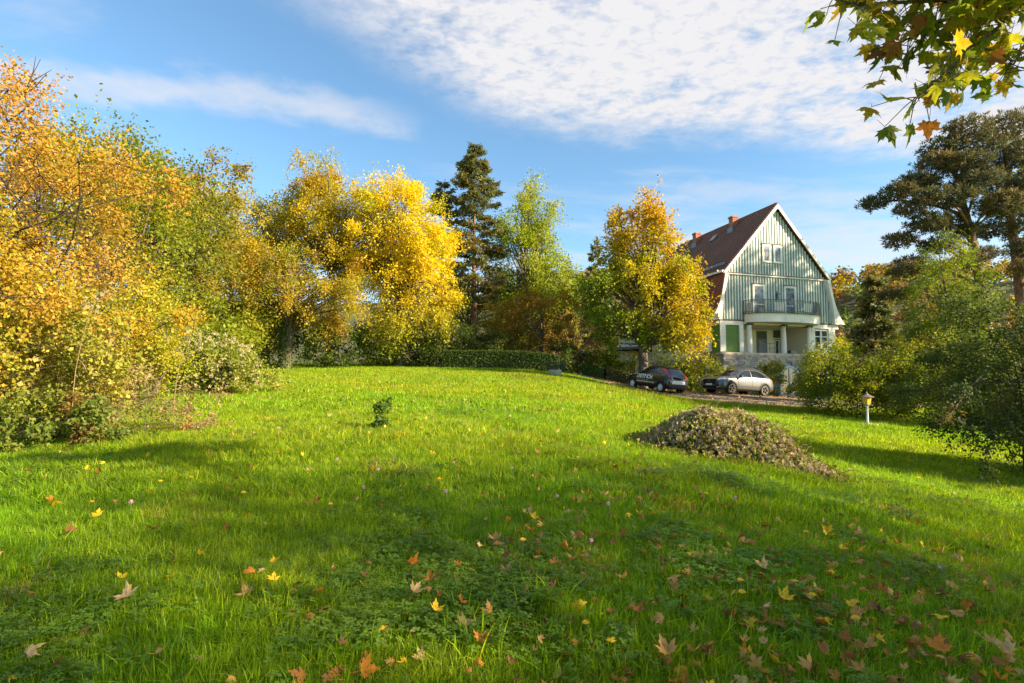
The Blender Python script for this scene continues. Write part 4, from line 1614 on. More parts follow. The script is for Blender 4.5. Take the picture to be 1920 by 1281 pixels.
tree('hornbeam', 'huge orange and yellow hornbeam at the left border, twiggy top reaching highest', -10.6, 11.0,
     [(0, 0, 4.0, 3.1, 3.2, 3.0), (-.3, 0, 2.2, 3.2, 3.0, 1.9), (-1.5, .2, 5.6, 2.3, 2.4, 2.1), (-2.8, -.4, 4.6, 2.2, 2.2, 2.6)], 190, .78, 31, 19, .064, .044, THICK, 31, bark=BARKD, tr=.09, stems=3, fork=.08, group=TL, droop=.18,
     colfn=topbrown(2.4, 8.5, (.52, .26, .055)), twig=2)
tree('field_maple', 'olive green field maple behind the tall orange hornbeam', -14.6, 18.6,
     [(0, 0, 4.2, 3.3, 3.0, 3.6), (.6, -.5, 6.6, 2.2, 2.2, 2.0)], 88, .95, 21, 15, .115, .08, [(.34, .29, .02, 2), (.24, .26, .016, 3), (.14, .18, .014, 3)], 32, tr=.17, stems=2, fork=.1, group=TL)
tree('hazel', 'bright yellow hazel shrub at the right foot of the orange hornbeam', -10.1, 14.6,
     [(0, 0, 1.6, 1.5, 1.4, 1.3)], 46, .55, 26, 16, .07, .05, [(.45, .38, .025, 3), (.38, .36, .03, 2), (.24, .28, .025, 2)], 33, tr=.05, stems=4, fork=0, cat='bush', group=TL)
tree('hornbeam', 'shorter orange hornbeam thicket in front at the left picture edge', -9.2, 8.6,
     [(0, 0, 2.5, 2.2, 1.5, 2.0), (-1.6, .4, 3.6, 2.0, 1.6, 2.2)], 90, .58, 28, 16, .060, .042, THICK, 34, bark=BARKD, tr=.04, stems=5, fork=.05, cat='bush', group=TL, twig=2)
tree('oak', 'olive and brown oak with dark hollows right of the hornbeam', -17.5, 25.5,
     [(0, 0, 6.6, 3.2, 3.0, 4.0), (1.7, 0, 7.8, 2.4, 2.4, 2.6), (-2, 0, 8.4, 2.6, 2.5, 2.6)], 90, 1.15, 21, 16, .15, .10, [(.16, .185, .014, 3), (.11, .14, .013, 3), (.32, .22, .02, 1.4)], 35, tr=.28, group=TL)
tree('oak', 'brown tinted oak whose top stands left of the pale thin tree', -18.6, 31.0,
     [(0, 0, 7.2, 3.2, 3.0, 3.8), (1.2, 0, 9.8, 2.2, 2.2, 2.2)], 76, 1.15, 20, 15, .17, .11, [(.30, .21, .02, 3), (.20, .19, .016, 3), (.13, .15, .014, 2.5)], 36, tr=.28, group=TL)
tree('ash_tree', 'thin pale yellow ash with sky showing through its crown', -20.0, 38.5,
     [(0, 0, 10.2, 2.9, 2.5, 2.8), (.4, 0, 7.0, 2.8, 2.4, 2.8)], 60, 1.0, 13, 13, .18, .10, [(.50, .40, .06, 3), (.40, .34, .06, 2)], 37, tr=.22, group=TF_, twig=3)
for i, (x, y, w, h, lab, pal) in enumerate([
        (-14.6, 25.0, 2.3, 2.6, 'dark green elder bush behind the pale clematis mound', OLIVE),
        (-16.8, 30.0, 2.9, 3.7, 'broad dark green shrub mass below the brown oak', OLIVE),
        (-17.6, 35.5, 2.9, 3.9, 'tall green shrub left of the ivy covered trunk', OLIVE),
        (-12.6, 38.5, 3.0, 3.0, 'dark evergreen shrub right of the ivy covered trunk', DKGREEN),
        (-8.6, 40.6, 2.6, 3.4, 'green shrub under the bright golden tree', LTGREEN),
        (-20.5, 42.0, 3.6, 5.2, 'deep green shrub in the gap left of the ivy tree', DKGREEN)]):
    bush('shrub', lab, x, y, [(0, 0, h * .55, w, w * .8, h * .62)], 40, .9, 15, 13, .17, .115, pal, 50 + i, group=TF_, tr=.06)
tree('walnut', 'orange brown tree with an ivy covered trunk on the lawn edge', -14.6, 35.6,
     [(.6, 0, 5.4, 4.2, 3.0, 2.6), (3.0, -.6, 4.2, 2.6, 2.2, 1.5), (-1.6, 0, 6.8, 2.4, 2.2, 1.9)], 96, 1.0, 25, 15, .14, .09, OCHRE, 38, tr=.30, fork=.22, group=TF_, droop=.4, twig=2)
tree('lime_tree', 'tall ochre lime tree standing left of the golden tree', -13.9, 42.0,
     [(0, 0, 10.6, 3.6, 3.2, 4.2), (2.6, 0, 9.6, 2.8, 2.8, 3.6), (-1.2, 0, 14.4, 2.0, 1.9, 1.9)], 115, 1.25, 30, 17, .15, .10, [(.48, .36, .018, 3), (.54, .40, .018, 2), (.34, .32, .018, 2.5), (.38, .22, .025, .8)], 39, tr=.32, group=TF_, twig=2)
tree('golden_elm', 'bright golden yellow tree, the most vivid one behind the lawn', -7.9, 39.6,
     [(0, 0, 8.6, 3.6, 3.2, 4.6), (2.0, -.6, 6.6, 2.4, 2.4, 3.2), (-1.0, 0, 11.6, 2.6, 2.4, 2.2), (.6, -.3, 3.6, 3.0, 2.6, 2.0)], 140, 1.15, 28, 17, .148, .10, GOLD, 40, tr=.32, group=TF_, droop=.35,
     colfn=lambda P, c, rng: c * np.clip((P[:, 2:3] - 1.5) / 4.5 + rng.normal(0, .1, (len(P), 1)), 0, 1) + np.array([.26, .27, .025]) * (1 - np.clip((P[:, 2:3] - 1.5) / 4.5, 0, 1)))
conifer('douglas_fir', 'tall dark conifer with a bare reddish trunk behind the hedge', -2.9, 43.5, 17.4, 3.3, 4.2, 108, SPRUCE, 41, tr=.24, L=.26, Wd=.095, twigs=24, per=6, group=TF_, power=.48, gaps=.06, droop=.22, hang=.2)
conifer('douglas_fir', 'slender conifer with a bare trunk half hidden behind the golden tree', -5.6, 44.5, 15.0, 2.8, 6.0, 60, SPRUCE, 42, tr=.22, twigs=12, per=4, group=TF_, gaps=.1)
conifer('spruce', 'dark spruce behind the pale green robinia', 1.9, 50.0, 13.0, 3.4, 2.0, 80, SPRUCE, 43, tr=.22, twigs=12, per=4, group=TF_)
tree('robinia', 'feathery light green robinia right of the tall conifer', 0.9, 45.0,
     [(0, 0, 8.2, 3.0, 2.8, 4.4), (.8, 0, 12.2, 2.0, 2.0, 2.6), (1.8, -.4, 6.4, 2.2, 2.2, 2.6)], 118, 1.1, 22, 16, .18, .095, LTGREEN, 44, tr=.24, group=TF_, droop=.4, twig=2)
tree('smoke_tree', 'rust brown rounded tree behind the clipped hedge', 1.6, 40.2,
     [(0, 0, 3.5, 2.9, 2.4, 2.5), (-1.6, 0, 2.8, 1.9, 1.9, 2.0), (1.0, 0, 4.6, 1.7, 1.6, 1.4)], 80, .85, 18, 14, .14, .09, [(.34, .17, .022, 3), (.36, .25, .022, 3), (.24, .22, .02, 2.5), (.20, .10, .022, 1)], 45, tr=.12, stems=3, group=TF_, droop=.4)
tree('oak', 'green filler tree in the dim gap behind the bare conifer trunks', -3.8, 50.0,
     [(0, 0, 5.0, 4.5, 2.8, 5.0)], 60, 1.3, 16, 12, .22, .14, OLIVE, 46, tr=.25, group=TF_)
tree('lime_tree', 'ochre green tree filling the skyline left of the tall lime', -19.6, 44.0,
     [(0, 0, 8.6, 3.6, 3.0, 4.6), (.8, 0, 11.2, 2.4, 2.2, 2.4)], 70, 1.2, 17, 14, .19, .12, [(.30, .25, .03, 3), (.20, .20, .025, 3), (.36, .26, .03, 1.5)], 49, tr=.26, group=TF_)
tree('oak', 'olive tree far behind between the thin ash and the lime', -24.0, 50.0,
     [(0, 0, 6.5, 5.5, 3.5, 5.5)], 60, 1.6, 16, 12, .26, .16, OLIVE, 47, tr=.25, group=TF_)
for i, (x, y, w, h, lab, pal) in enumerate([
        (-3.9, 39.2, 1.9, 2.6, 'blue green rhododendron behind the left end of the hedge', DKGREEN),
        (-1.4, 39.0, 1.6, 2.3, 'dark rhododendron behind the middle of the hedge', DKGREEN),
        (-6.3, 39.2, 1.0, 1.8, 'small dark bush at the left end of the hedge', DKGREEN),
        (3.6, 38.0, 1.3, 1.9, 'green bush at the right end of the clipped hedge', DKGREEN),
        (5.2, 42.0, 1.9, 4.6, 'leafless brown twiggy bush left of the maple', [(.20, .13, .075, 3), (.26, .17, .09, 2), (.16, .12, .04, 1)]),
        (3.9, 46.0, 1.9, 4.6, 'peach coloured bush in the gap left of the maple', [(.55, .32, .10, 3), (.50, .35, .06, 2), (.30, .2, .05, 1)]),
        (6.3, 38.9, 1.5, 1.9, 'yellow green shrub behind the low square hedge', OLIVE),
        (8.3, 39.2, 1.6, 2.1, 'green shrub left of the maple trunk', OLIVE),
        (11.3, 39.8, 1.5, 2.1, 'shrub with pale flowers behind the black car', DKGREEN),
        (13.3, 39.4, 1.4, 2.3, 'green climbing shrub at the terrace corner', OLIVE)]):
    bush('shrub', lab, x, y, [(0, 0, h * .52, w, w * .8, h * .6)], 36, .6, 15, 12, .125, .085, pal, 70 + i, tr=.04, group='shrubs behind the drive and hedges', twig=3 if 'twiggy' in lab else 1)
conifer('spruce', 'narrow young spruce peeping over the left side of the maple', 7.9, 52.0, 14.2, 1.9, 1.0, 80, SPRUCE, 82, tr=.16, twigs=9, per=4)


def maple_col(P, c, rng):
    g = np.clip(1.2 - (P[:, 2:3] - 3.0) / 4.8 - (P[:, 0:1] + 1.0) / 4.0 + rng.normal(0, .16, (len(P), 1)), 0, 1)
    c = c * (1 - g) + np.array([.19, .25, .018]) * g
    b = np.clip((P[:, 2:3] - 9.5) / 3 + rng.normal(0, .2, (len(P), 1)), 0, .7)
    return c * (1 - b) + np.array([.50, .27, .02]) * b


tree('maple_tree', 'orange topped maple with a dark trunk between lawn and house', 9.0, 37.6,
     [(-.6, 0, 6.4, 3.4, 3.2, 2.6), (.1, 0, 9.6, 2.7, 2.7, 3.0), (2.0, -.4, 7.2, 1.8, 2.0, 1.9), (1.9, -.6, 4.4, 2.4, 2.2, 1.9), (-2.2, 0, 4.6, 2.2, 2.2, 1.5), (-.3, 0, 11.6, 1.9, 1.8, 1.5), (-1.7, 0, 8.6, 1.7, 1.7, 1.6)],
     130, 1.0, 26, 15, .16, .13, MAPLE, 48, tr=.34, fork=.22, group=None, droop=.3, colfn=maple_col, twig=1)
# ------------------------------------------------------------------ right side
TR = 'trees and shrubs along the right edge'
bush('weeping_shrub', 'wide arching green shrub behind the small garden lantern', 15.3, 24.6,
     [(0, 0, 1.75, 2.7, 2.0, 1.6), (1.6, -.3, 1.6, 2.1, 1.7, 1.45), (-.9, 0, 2.2, 1.7, 1.5, 1.05)], 120, .60, 23, 15, .09, .058, [(.21, .24, .016, 3), (.15, .19, .015, 3), (.30, .29, .02, 1.5)], 90, group=TR, droop=.6, twig=2)
bush('shrub', 'round green bush against the terrace wall above the silver car', 18.6, 39.9,
     [(0, 0, 1.2, 1.2, .9, 1.35)], 36, .5, 18, 13, .11, .07, OLIVE, 91, group='bushes at the terrace')
bush('shrub', 'dark leafless bush right of the arched cellar window', 21.6, 40.6,
     [(0, 0, .9, 1.2, .9, 1.1)], 30, .45, 14, 12, .10, .05, [(.10, .075, .05, 3), (.13, .10, .05, 2)], 92, group='bushes at the terrace', twig=3)
bush('shrub', 'low green bush behind the roof of the silver car', 15.9, 40.0,
     [(0, 0, .95, .9, .7, 1.05)], 26, .4, 16, 12, .11, .07, LTGREEN, 93, group='bushes at the terrace')
tree('larch', 'yellow green feathery larch in front of the pines', 19.3, 24.6,
     [(0, 0, 2.6, 2.2, 2.0, 2.4), (0, 0, 5.2, 1.6, 1.5, 2.1), (0, 0, 7.4, .85, .85, 1.2)], 115, .68, 22, 14, .14, .045, [(.18, .23, .02, 3), (.13, .18, .018, 3), (.27, .28, .025, 1.5)], 94, tr=.13, fork=.1, group=TR, droop=.35)
conifer('spruce', 'dark young spruce left of the yellow green larch', 20.0, 30.5, 7.4, 1.5, .6, 60, SPRUCE, 95, tr=.15, twigs=12, per=4, group=TR)
for i, (x, y, w, h, lab, pal) in enumerate([
        (27.2, 46.5, 2.0, 4.6, 'golden yellow tree behind the right corner of the house', [(.50, .40, .03, 3), (.34, .33, .03, 2)]),
        (29.8, 42.8, 1.5, 4.9, 'small vivid yellow tree left of the dark spruce', GOLD),
        (24.4, 38.0, 2.6, 2.6, 'green shrub right of the terrace behind the arching shrub', OLIVE)]):
    bush('shrub', lab, x, y, [(0, 0, h * .52, w, w * .8, h * .55)], 40, .75, 16, 13, .16, .1, pal, 96 + i, group=TR, tr=.06)
bush('dark_shrub', 'big glossy dark green shrub hanging in at the right picture edge', 12.2, 13.2,
     [(0, 0, 2.4, 2.1, 1.6, 2.0), (.6, -.6, 2.2, 1.9, 1.6, 1.5), (-1.2, .5, 1.7, 1.2, 1.2, 1.2)], 105, .5, 26, 15, .066, .044, [(.06, .09, .018, 3), (.085, .115, .02, 3), (.12, .15, .022, 1.2)], 101, group=TR, droop=.3, twig=2)
bush('dark_shrub', 'dark evergreen shrub between the arching shrub and the picture edge', 18.3, 21.8,
     [(0, 0, 1.3, 1.6, 1.4, 1.5), (1.6, 0, 2.0, 1.8, 1.6, 1.6)], 70, .6, 20, 14, .085, .055, DKGREEN, 102, group=TR)
# off to the right of the picture: trees that shade the lawn and dapple the house
bush('dark_shrub', 'tall dark shrub outside the picture on the right', 17.6, 10.6, [(0, 0, 2.9, 2.6, 1.6, 2.9)], 60, .9, 16, 14, .18, .12, DKGREEN, 103, group=TR)
SH = 'trees outside the picture that shade the lawn'
tree('shade_tree', 'broad maple outside the picture right of the camera', 15.5, 2.0, [(0, 0, 5.6, 4.4, 4.3, 4.2)], 76, 1.4, 18, 13, .125, .1, OLIVE, 104, tr=.2, jit=.4, lo=.1, group=SH)
tree('shade_tree', 'second broad tree outside the picture behind the first', 24.0, -3.0, [(0, 0, 6.4, 5.0, 5.0, 5.0)], 64, 1.6, 14, 12, .13, .1, OLIVE, 105, tr=.2, jit=.4, lo=.1, group=SH)
tree('shade_tree', 'third tree outside the picture behind the camera', 12.0, -5.0, [(0, 0, 5.0, 4.5, 4.2, 3.8)], 72, 1.5, 20, 12, .13, .1, OLIVE, 106, tr=.2, jit=.4, lo=.1, group=SH)
tree('shade_tree', 'tree outside the picture that dapples the gable', 40.0, 37.0, [(0, 0, 12.5, 3.9, 3.9, 8.0), (-1, 1.5, 16, 3, 3, 5)], 110, 1.3, 16, 12, .24, .18, OLIVE, 107, tr=.3, group=SH)
tree('shade_tree', 'taller tree outside the picture that dapples the roof', 45.0, 33.0, [(0, 0, 14.5, 4.6, 4.6, 9.0)], 95, 1.3, 14, 12, .28, .2, OLIVE, 108, tr=.3, group=SH)


# ---- the two big pines at the right edge: flat pads of needle tufts on bare limbs
def pine(label, x, y, top, lean, pads, seed, tr):
    rng = np.random.default_rng(seed)
    z0 = Hz(x, y)
    root = empty('pine_tree', (x, y, z0 - .05), 0, label, 'tree', 'pines at the right edge')
    k = 9
    t = np.linspace(0, 1, k)
    trunk = np.stack([lean[0] * t ** 1.6 + .12 * np.sin(t * 7 + seed), lean[1] * t, top * t], -1)
    lines = [(trunk, tr * np.array([1.2, 1, .93, .86, .78, .66, .5, .32, .12]))]
    Ps, Ds, Cs = [], [], []
    for (px, py, pz, r, flat) in pads:
        c = np.array([px - x, py - y, pz - z0])
        s = np.clip((c[2] - rng.uniform(.4, 1.6)) / top, .3, .97)
        p0 = np.array([np.interp(s, t, trunk[:, i]) for i in range(3)])
        d = np.linalg.norm(c - p0)
        lines.append((curve(p0, c, (rng.normal(0, .05) * d, rng.normal(0, .05) * d, .09 * d), 7), np.linspace(max(.035, tr * .25), .02, 7)))
        nt = int(150 * r * r + 30)
        dd = unit(rng.normal(size=(nt, 3)))
        rad = rng.uniform(.25, 1.0, (nt, 1)) ** .6
        q = c + dd * rad * (r, r, r * flat)
        for j in range(0, nt, 6):
            lines.append((curve(c + dd[j] * r * .12, q[j], (0, 0, .05), 3), [.016, .011, .005]))
        Ps.append(q)
        Ds.append(unit(dd * .6 + (0, 0, .8) + rng.normal(0, .3, dd.shape)))
        Cs.append(pick(PINE, 1, rng) * .5 + pick(PINE, nt, rng) * .5)
    P, D, Cc = np.concatenate(Ps), np.concatenate(Ds), np.concatenate(Cs)
    m = 10
    n = len(P) * m
    ax = unit(np.repeat(D, m, axis=0) * .75 + unit(rng.normal(size=(n, 3))))
    Pn = np.repeat(P, m, axis=0) + rng.normal(0, .03, (n, 3))
    nr = rng.normal(size=(n, 3))
    nr = unit(nr - ax * np.sum(nr * ax, 1, keepdims=True))
    Cn = np.repeat(Cc, m, axis=0) * rng.uniform(.6, 1.3, (n, 1))
    s = rng.uniform(.7, 1.2, n)
    V, F, Cn = leaf_quads(Pn, ax, nr, .22 * s, .044 * s, Cn)
    Vt, Ft = tubes(lines, 6)
    mesh_obj('trunk', Vt, Ft, PINEBARK, root, smooth=True)
    mesh_obj('crown', V, F, NEEDLE, root, cols=Cn)


PADS1 = [(17.5, 26.4, 10.7, .75, .45), (18.4, 26.0, 11.1, .85, .45), (19.4, 26.2, 11.6, 1.0, .5), (20.2, 26.0, 12.5, 1.0, .5), (20.9, 26.4, 13.4, 1.0, .5), (21.8, 26.0, 14.2, 1.0, .55),
         (22.7, 26.2, 13.6, 1.1, .55), (21.4, 25.6, 12.3, 1.1, .5), (18.9, 25.6, 10.2, .85, .45), (19.7, 25.9, 9.6, .95, .45), (20.6, 25.4, 10.7, 1.05, .5), (21.9, 25.6, 11.4, 1.1, .5),
         (22.8, 26.5, 12.0, 1.1, .5), (19.0, 26.8, 9.0, .8, .45), (20.7, 26.6, 8.7, .9, .45), (22.2, 26.8, 9.4, .9, .45), (23.4, 26.0, 10.4, 1.1, .5), (20.0, 26.6, 11.7, .9, .45), (21.2, 26.9, 9.9, .95, .45), (19.3, 25.2, 10.6, .8, .45), (21.8, 26.6, 12.9, 1.0, .5), (22.6, 25.4, 10.4, 1.0, .5), (22.9, 26.9, 8.3, .9, .45), (21.6, 26.0, 7.7, .8, .45), (18.7, 26.2, 7.4, .8, .5), (18.4, 26.5, 6.3, .7, .5), (19.6, 27.0, 7.9, .8, .45)]
pine('tall pine with a slanting bare trunk and dark layered pads of needles', 23.0, 26.5, 13.6, (-1.6, 0), PADS1, 111, .30)
PADS2 = [(24.3, 26.6, 14.6, 1.2, .55), (25.3, 26.2, 13.6, 1.2, .55), (23.9, 26.0, 12.8, 1.1, .5), (25.0, 25.6, 11.8, 1.2, .5), (24.0, 27.0, 9.6, 1.0, .5), (25.2, 26.8, 8.6, 1.0, .5), (24.4, 25.8, 7.4, .9, .5), (25.6, 26.4, 10.2, 1.2, .5), (23.7, 25.9, 11.2, .9, .5)]
pine('second pine cut by the right picture edge, trunk upright', 25.0, 27.0, 14.5, (-.5, 0), PADS2, 112, .30)

# ------------------------------------------------------------------ clipped hedges, planter, lantern, brush pile
def hedge(name, label, pts, width, h0, h1, n, pal, seed, group):
    """box hedge along a line of plan points: dark inner body plus a coat of small leaves"""
    rng = np.random.default_rng(seed)
    P = np.array(pts, float)
    x0, y0 = P[0]
    root = empty(name, (x0, y0, Hz(x0, y0) - .03), 0, label, 'hedge', group)
    zb = Hz(x0, y0)
    seg = np.hypot(*np.diff(P, axis=0).T)
    s = np.concatenate([[0], np.cumsum(seg)])
    k = 24
    q = np.linspace(0, s[-1], k)
    C = np.stack([np.interp(q, s, P[:, i]) for i in (0, 1)], -1)
    T = unit(np.gradient(C, axis=0))
    N = np.stack([T[:, 1], -T[:, 0]], -1)
    hh = np.linspace(h0, h1, k)
    zz = H(C[:, 0], C[:, 1])
    inner = MB()
    w = width / 2 - .07
    ring = []
    for i in range(k):
        for sg, top in ((-1, 0), (1, 0), (1, 1), (-1, 1)):
            p = C[i] + N[i] * sg * w
            ring.append((p[0] - x0, p[1] - y0, zz[i] - zb + (hh[i] - .08 if top else 0)))
    fs = [(0, 1, 2, 3), ((k - 1) * 4 + 3, (k - 1) * 4 + 2, (k - 1) * 4 + 1, (k - 1) * 4)]
    for i in range(k - 1):
        for j in range(4):
            fs.append((i * 4 + j, i * 4 + (j + 1) % 4, i * 4 + 4 + (j + 1) % 4, i * 4 + 4 + j))
    inner.poly(ring, fs)
    inner.build('twig_core', mat('hedge_core', (.03, .035, .015), .95), root)
    # leaves on the surfaces
    u = rng.uniform(0, 1, n)
    f = rng.uniform(0, 1, n)
    per = 2 * .5 + width / max(h0, .1) * .5
    face = rng.choice(3, n, p=[.45, .15, .40])
    i0 = u * (k - 1)
    g = lambda a: np.interp(i0, np.arange(k), a)
    cx, cy, nx, ny, hz, zg = g(C[:, 0]), g(C[:, 1]), g(N[:, 0]), g(N[:, 1]), g(hh), g(zz)
    lat = np.where(face == 0, width / 2, np.where(face == 1, -width / 2, (f - .5) * width)) + rng.normal(0, .035, n)
    zz_ = np.where(face == 2, hz, f * hz) + rng.normal(0, .03, n)
    Pp = np.stack([cx + nx * lat - x0, cy + ny * lat - y0, zg - zb + np.maximum(zz_, .03)], -1)
    outn = np.where((face == 2)[:, None], [[0, 0, 1.]], np.stack([nx, ny, nx * 0], -1) * np.where(face == 1, -1, 1)[:, None])
    nr = unit(outn + rng.normal(0, .55, (n, 3)))
    ax = rng.normal(size=(n, 3)) + (0, 0, .3)
    ax = unit(ax - nr * np.sum(nr * ax, 1, keepdims=True))
    c = pick(pal, n, rng) * rng.uniform(.7, 1.35, (n, 1))
    sc_ = rng.uniform(.7, 1.3, n)
    V, F, Cc = leaf_quads(Pp, ax, nr, .10 * sc_, .065 * sc_, c)
    mesh_obj('foliage', V, F, LEAF, root, cols=Cc)


HEDGE = [(.06, .105, .018, 3), (.085, .13, .022, 3), (.05, .08, .018, 2), (.13, .14, .03, .7)]
hedge('hedge', 'long clipped green hedge along the far side of the lawn', [(-4.6, 37.4), (-1.0, 36.9), (3.1, 36.2)], .9, 1.15, 1.2, 14000, HEDGE, 1, 'clipped hedges')
hedge('hedge', 'low square hedge block beside the drive, left of the other block', [(5.1, 38.0), (6.3, 37.3)], .9, .95, .95, 5000, HEDGE, 2, 'clipped hedges')
hedge('hedge', 'brownish low hedge block next to the maple trunk', [(6.45, 37.2), (8.2, 36.5)], .8, .95, .85, 6000, [(.11, .10, .035, 3), (.08, .10, .025, 3), (.15, .10, .045, 1.5)], 3, 'clipped hedges')

# garden kerb under the hedge blocks
kb = MB()
for a, b in (((4.6, 37.7), (6.3, 36.85)), ((6.3, 36.85), (8.3, 36.0))):
    z = min(Hz(*a), Hz(*b))
    d = unit(np.array([[b[0] - a[0], b[1] - a[1]]]))[0]
    nrm = (d[1] * .12, -d[0] * .12)
    kb.prism([(a[0], a[1], Hz(*a) - .2), (b[0], b[1], Hz(*b) - .2), (b[0], b[1], Hz(*b) + .16), (a[0], a[1], Hz(*a) + .16)], (nrm[0], nrm[1], 0))
tag(kb.build('garden_kerb', mat('mossy_kerb', (.16, .15, .11), .95, var=.4, vscale=3, bump=.4)), 'mossy stone kerb at the foot of the low hedge blocks', 'kerb')

# concrete planter bowl with a sparse juniper
px_, py_ = 2.55, 32.9
pz = Hz(px_, py_)
pr = empty('planter', (px_, py_, pz), 0, 'round grey concrete planter bowl with a thin juniper at the lawn edge', 'planter')
MB().lathe([(.30, -.02), (.37, .06), (.42, .30), (.42, .33), (.37, .33), (.33, .24)], n=24).build('bowl', mat('concrete', (.42, .38, .32), .9, var=.15, bump=.3), pr, smooth=True)
MB().lathe([(.36, .24), (.36, .27)], n=18).build('soil', mat('soil', (.05, .035, .025), .95), pr)
rng = np.random.default_rng(6)
C = np.stack([rng.normal(0, .30, 16), rng.normal(0, .2, 16), rng.uniform(.4, .75, 16)], -1)
V, F, Cc = spray_leaves(C, np.full(16, .26), np.array([0, 0, .2]), 12, 12, .07, .02, [(.05, .08, .045, 2), (.07, .10, .06, 1)], rng, droop=.1, out=1.0)
mesh_obj('juniper', V, F, NEEDLE, pr, cols=Cc)
Vt, Ft = tubes([(curve((0, 0, .2), c, (0, 0, .05), 4), [.015, .012, .008, .004]) for c in C], 4)
mesh_obj('juniper_stem', Vt, Ft, BARK, pr)

# lantern on a short post
lx, ly = 13.85, 21.7
lt = empty('garden_lantern', (lx, ly, Hz(lx, ly)), .35, 'small garden lantern with amber panes on a pale post', 'lantern')
M_post = mat('pale_post', (.50, .56, .56), .5, var=.1)
M_lmet = mat('lantern_metal', (.20, .19, .17), .5, metal=.4)
M_amber = mat('amber_glass', (.75, .38, .04), .25, spec=.6)
MB().lathe([(.075, 0), (.07, .06), (.042, .09), (.04, .70), (.055, .72), (.055, .76)], n=14).build('post', M_post, lt, smooth=True)
MB().box(-.30, .34, -.22, .30, -.05, .03).build('foot_slab', M_coping, lt, bevel=.01)


def ring4(b, t, z0, z1, th, m):
    for k in range(4):
        a0, a1 = math.pi / 2 * k + math.pi / 4, math.pi / 2 * (k + 1) + math.pi / 4
        q = [(b * math.cos(a0), b * math.sin(a0), z0), (b * math.cos(a1), b * math.sin(a1), z0), (t * math.cos(a1), t * math.sin(a1), z1), (t * math.cos(a0), t * math.sin(a0), z1)]
        c = Vector((-math.cos((a0 + a1) / 2) * th, -math.sin((a0 + a1) / 2) * th, 0))
        MB().prism(q, c).build('pane', M_amber, lt)
        MB().tube([q[1], q[2]], .012, 5).build('bar', M_lmet, lt)
        MB().tube([((q[0][0] + q[1][0]) / 2, (q[0][1] + q[1][1]) / 2, z0), ((q[2][0] + q[3][0]) / 2, (q[2][1] + q[3][1]) / 2, z1)], .008, 5).build('bar', M_lmet, lt)


ring4(.115, .165, .78, 1.06, .008, M_amber)
MB().lathe([(.13, .755), (.13, .78)], n=4).build('lantern_base', M_lmet, lt)
MB().lathe([(.25, 1.06), (.25, 1.075), (.07, 1.17), (.05, 1.20)], n=12).build('lantern_roof', M_lmet, lt)
MB().lathe([(.03, 1.2), (.035, 1.24), (.01, 1.28)], n=8).build('finial', M_lmet, lt)


# ---- pile of cut clematis with fluffy seed heads
def fluff(P, r, per, rng, cols):
    n = len(P) * per
    d = unit(rng.normal(size=(n, 3)))
    nr = unit(np.cross(d, rng.normal(size=(n, 3))))
    rr = np.repeat(r, per) * rng.uniform(.7, 1.15, n)
    c = np.repeat(cols, per, axis=0) * rng.uniform(.75, 1.25, (n, 1))
    return leaf_quads(np.repeat(P, per, axis=0), d, nr, rr, rr * .32, np.clip(c, 0, .9))


def pile_h(u, v):
    """height of the heap in its own plan coordinates"""
    r2 = (u / 1.85) ** 2 + (v / 1.3) ** 2
    h = .64 * np.maximum(1 - np.abs((u + .22) / 1.6) ** 2 - np.abs(v / 1.22) ** 2, 0) ** .95 + .16 * np.exp(-((u - .9) / .6) ** 2 - ((v + .2) / .7) ** 2)
    h = h * (1 + .09 * np.sin(u * 5.3 + v * 2.1) + .08 * np.sin(v * 6.7 - u * 3.4)) + .05
    return np.maximum(h * (1 - sm(.7, 1.15, r2)), 0)


PX, PY = 4.08, 10.1
rng = np.random.default_rng(77)
pile = empty('brush_pile', (PX, PY, Hz(PX, PY)), -.08, 'low heap of cut clematis with grey fluffy seed heads on the lawn', 'brush pile')
pile.scale = (.88, .88, .94)
zoff = lambda u, v: H(PX + u * math.cos(.08) + v * math.sin(.08), PY - u * math.sin(.08) + v * math.cos(.08)) - Hz(PX, PY)
gu, gv = np.meshgrid(np.linspace(-2.1, 2.1, 50), np.linspace(-1.4, 1.4, 34))
gz = pile_h(gu, gv) * .86 - .06 + zoff(gu, gv) + rng.normal(0, .025, gu.shape)
i = np.arange(gu.size).reshape(gu.shape)
mesh_obj('twig_core', np.stack([gu, gv, gz], -1).reshape(-1, 3), np.stack([i[:-1, :-1], i[:-1, 1:], i[1:, 1:], i[1:, :-1]], -1).reshape(-1, 4), mat('dead_twigs', (.045, .035, .025), .95, var=.5, vscale=12, bump=.8), pile, smooth=True)


def on_pile(n, lim=1.12):
    u, v = rng.uniform(-2.15, 2.15, n * 3), rng.uniform(-1.4, 1.4, n * 3)
    k = (u / 1.9) ** 2 + (v / 1.28) ** 2 < lim * rng.uniform(.8, 1.12, n * 3)
    u, v = u[k][:n], v[k][:n]
    return np.stack([u, v, pile_h(u, v) * rng.uniform(.9, 1.06, len(u)) + zoff(u, v)], -1)


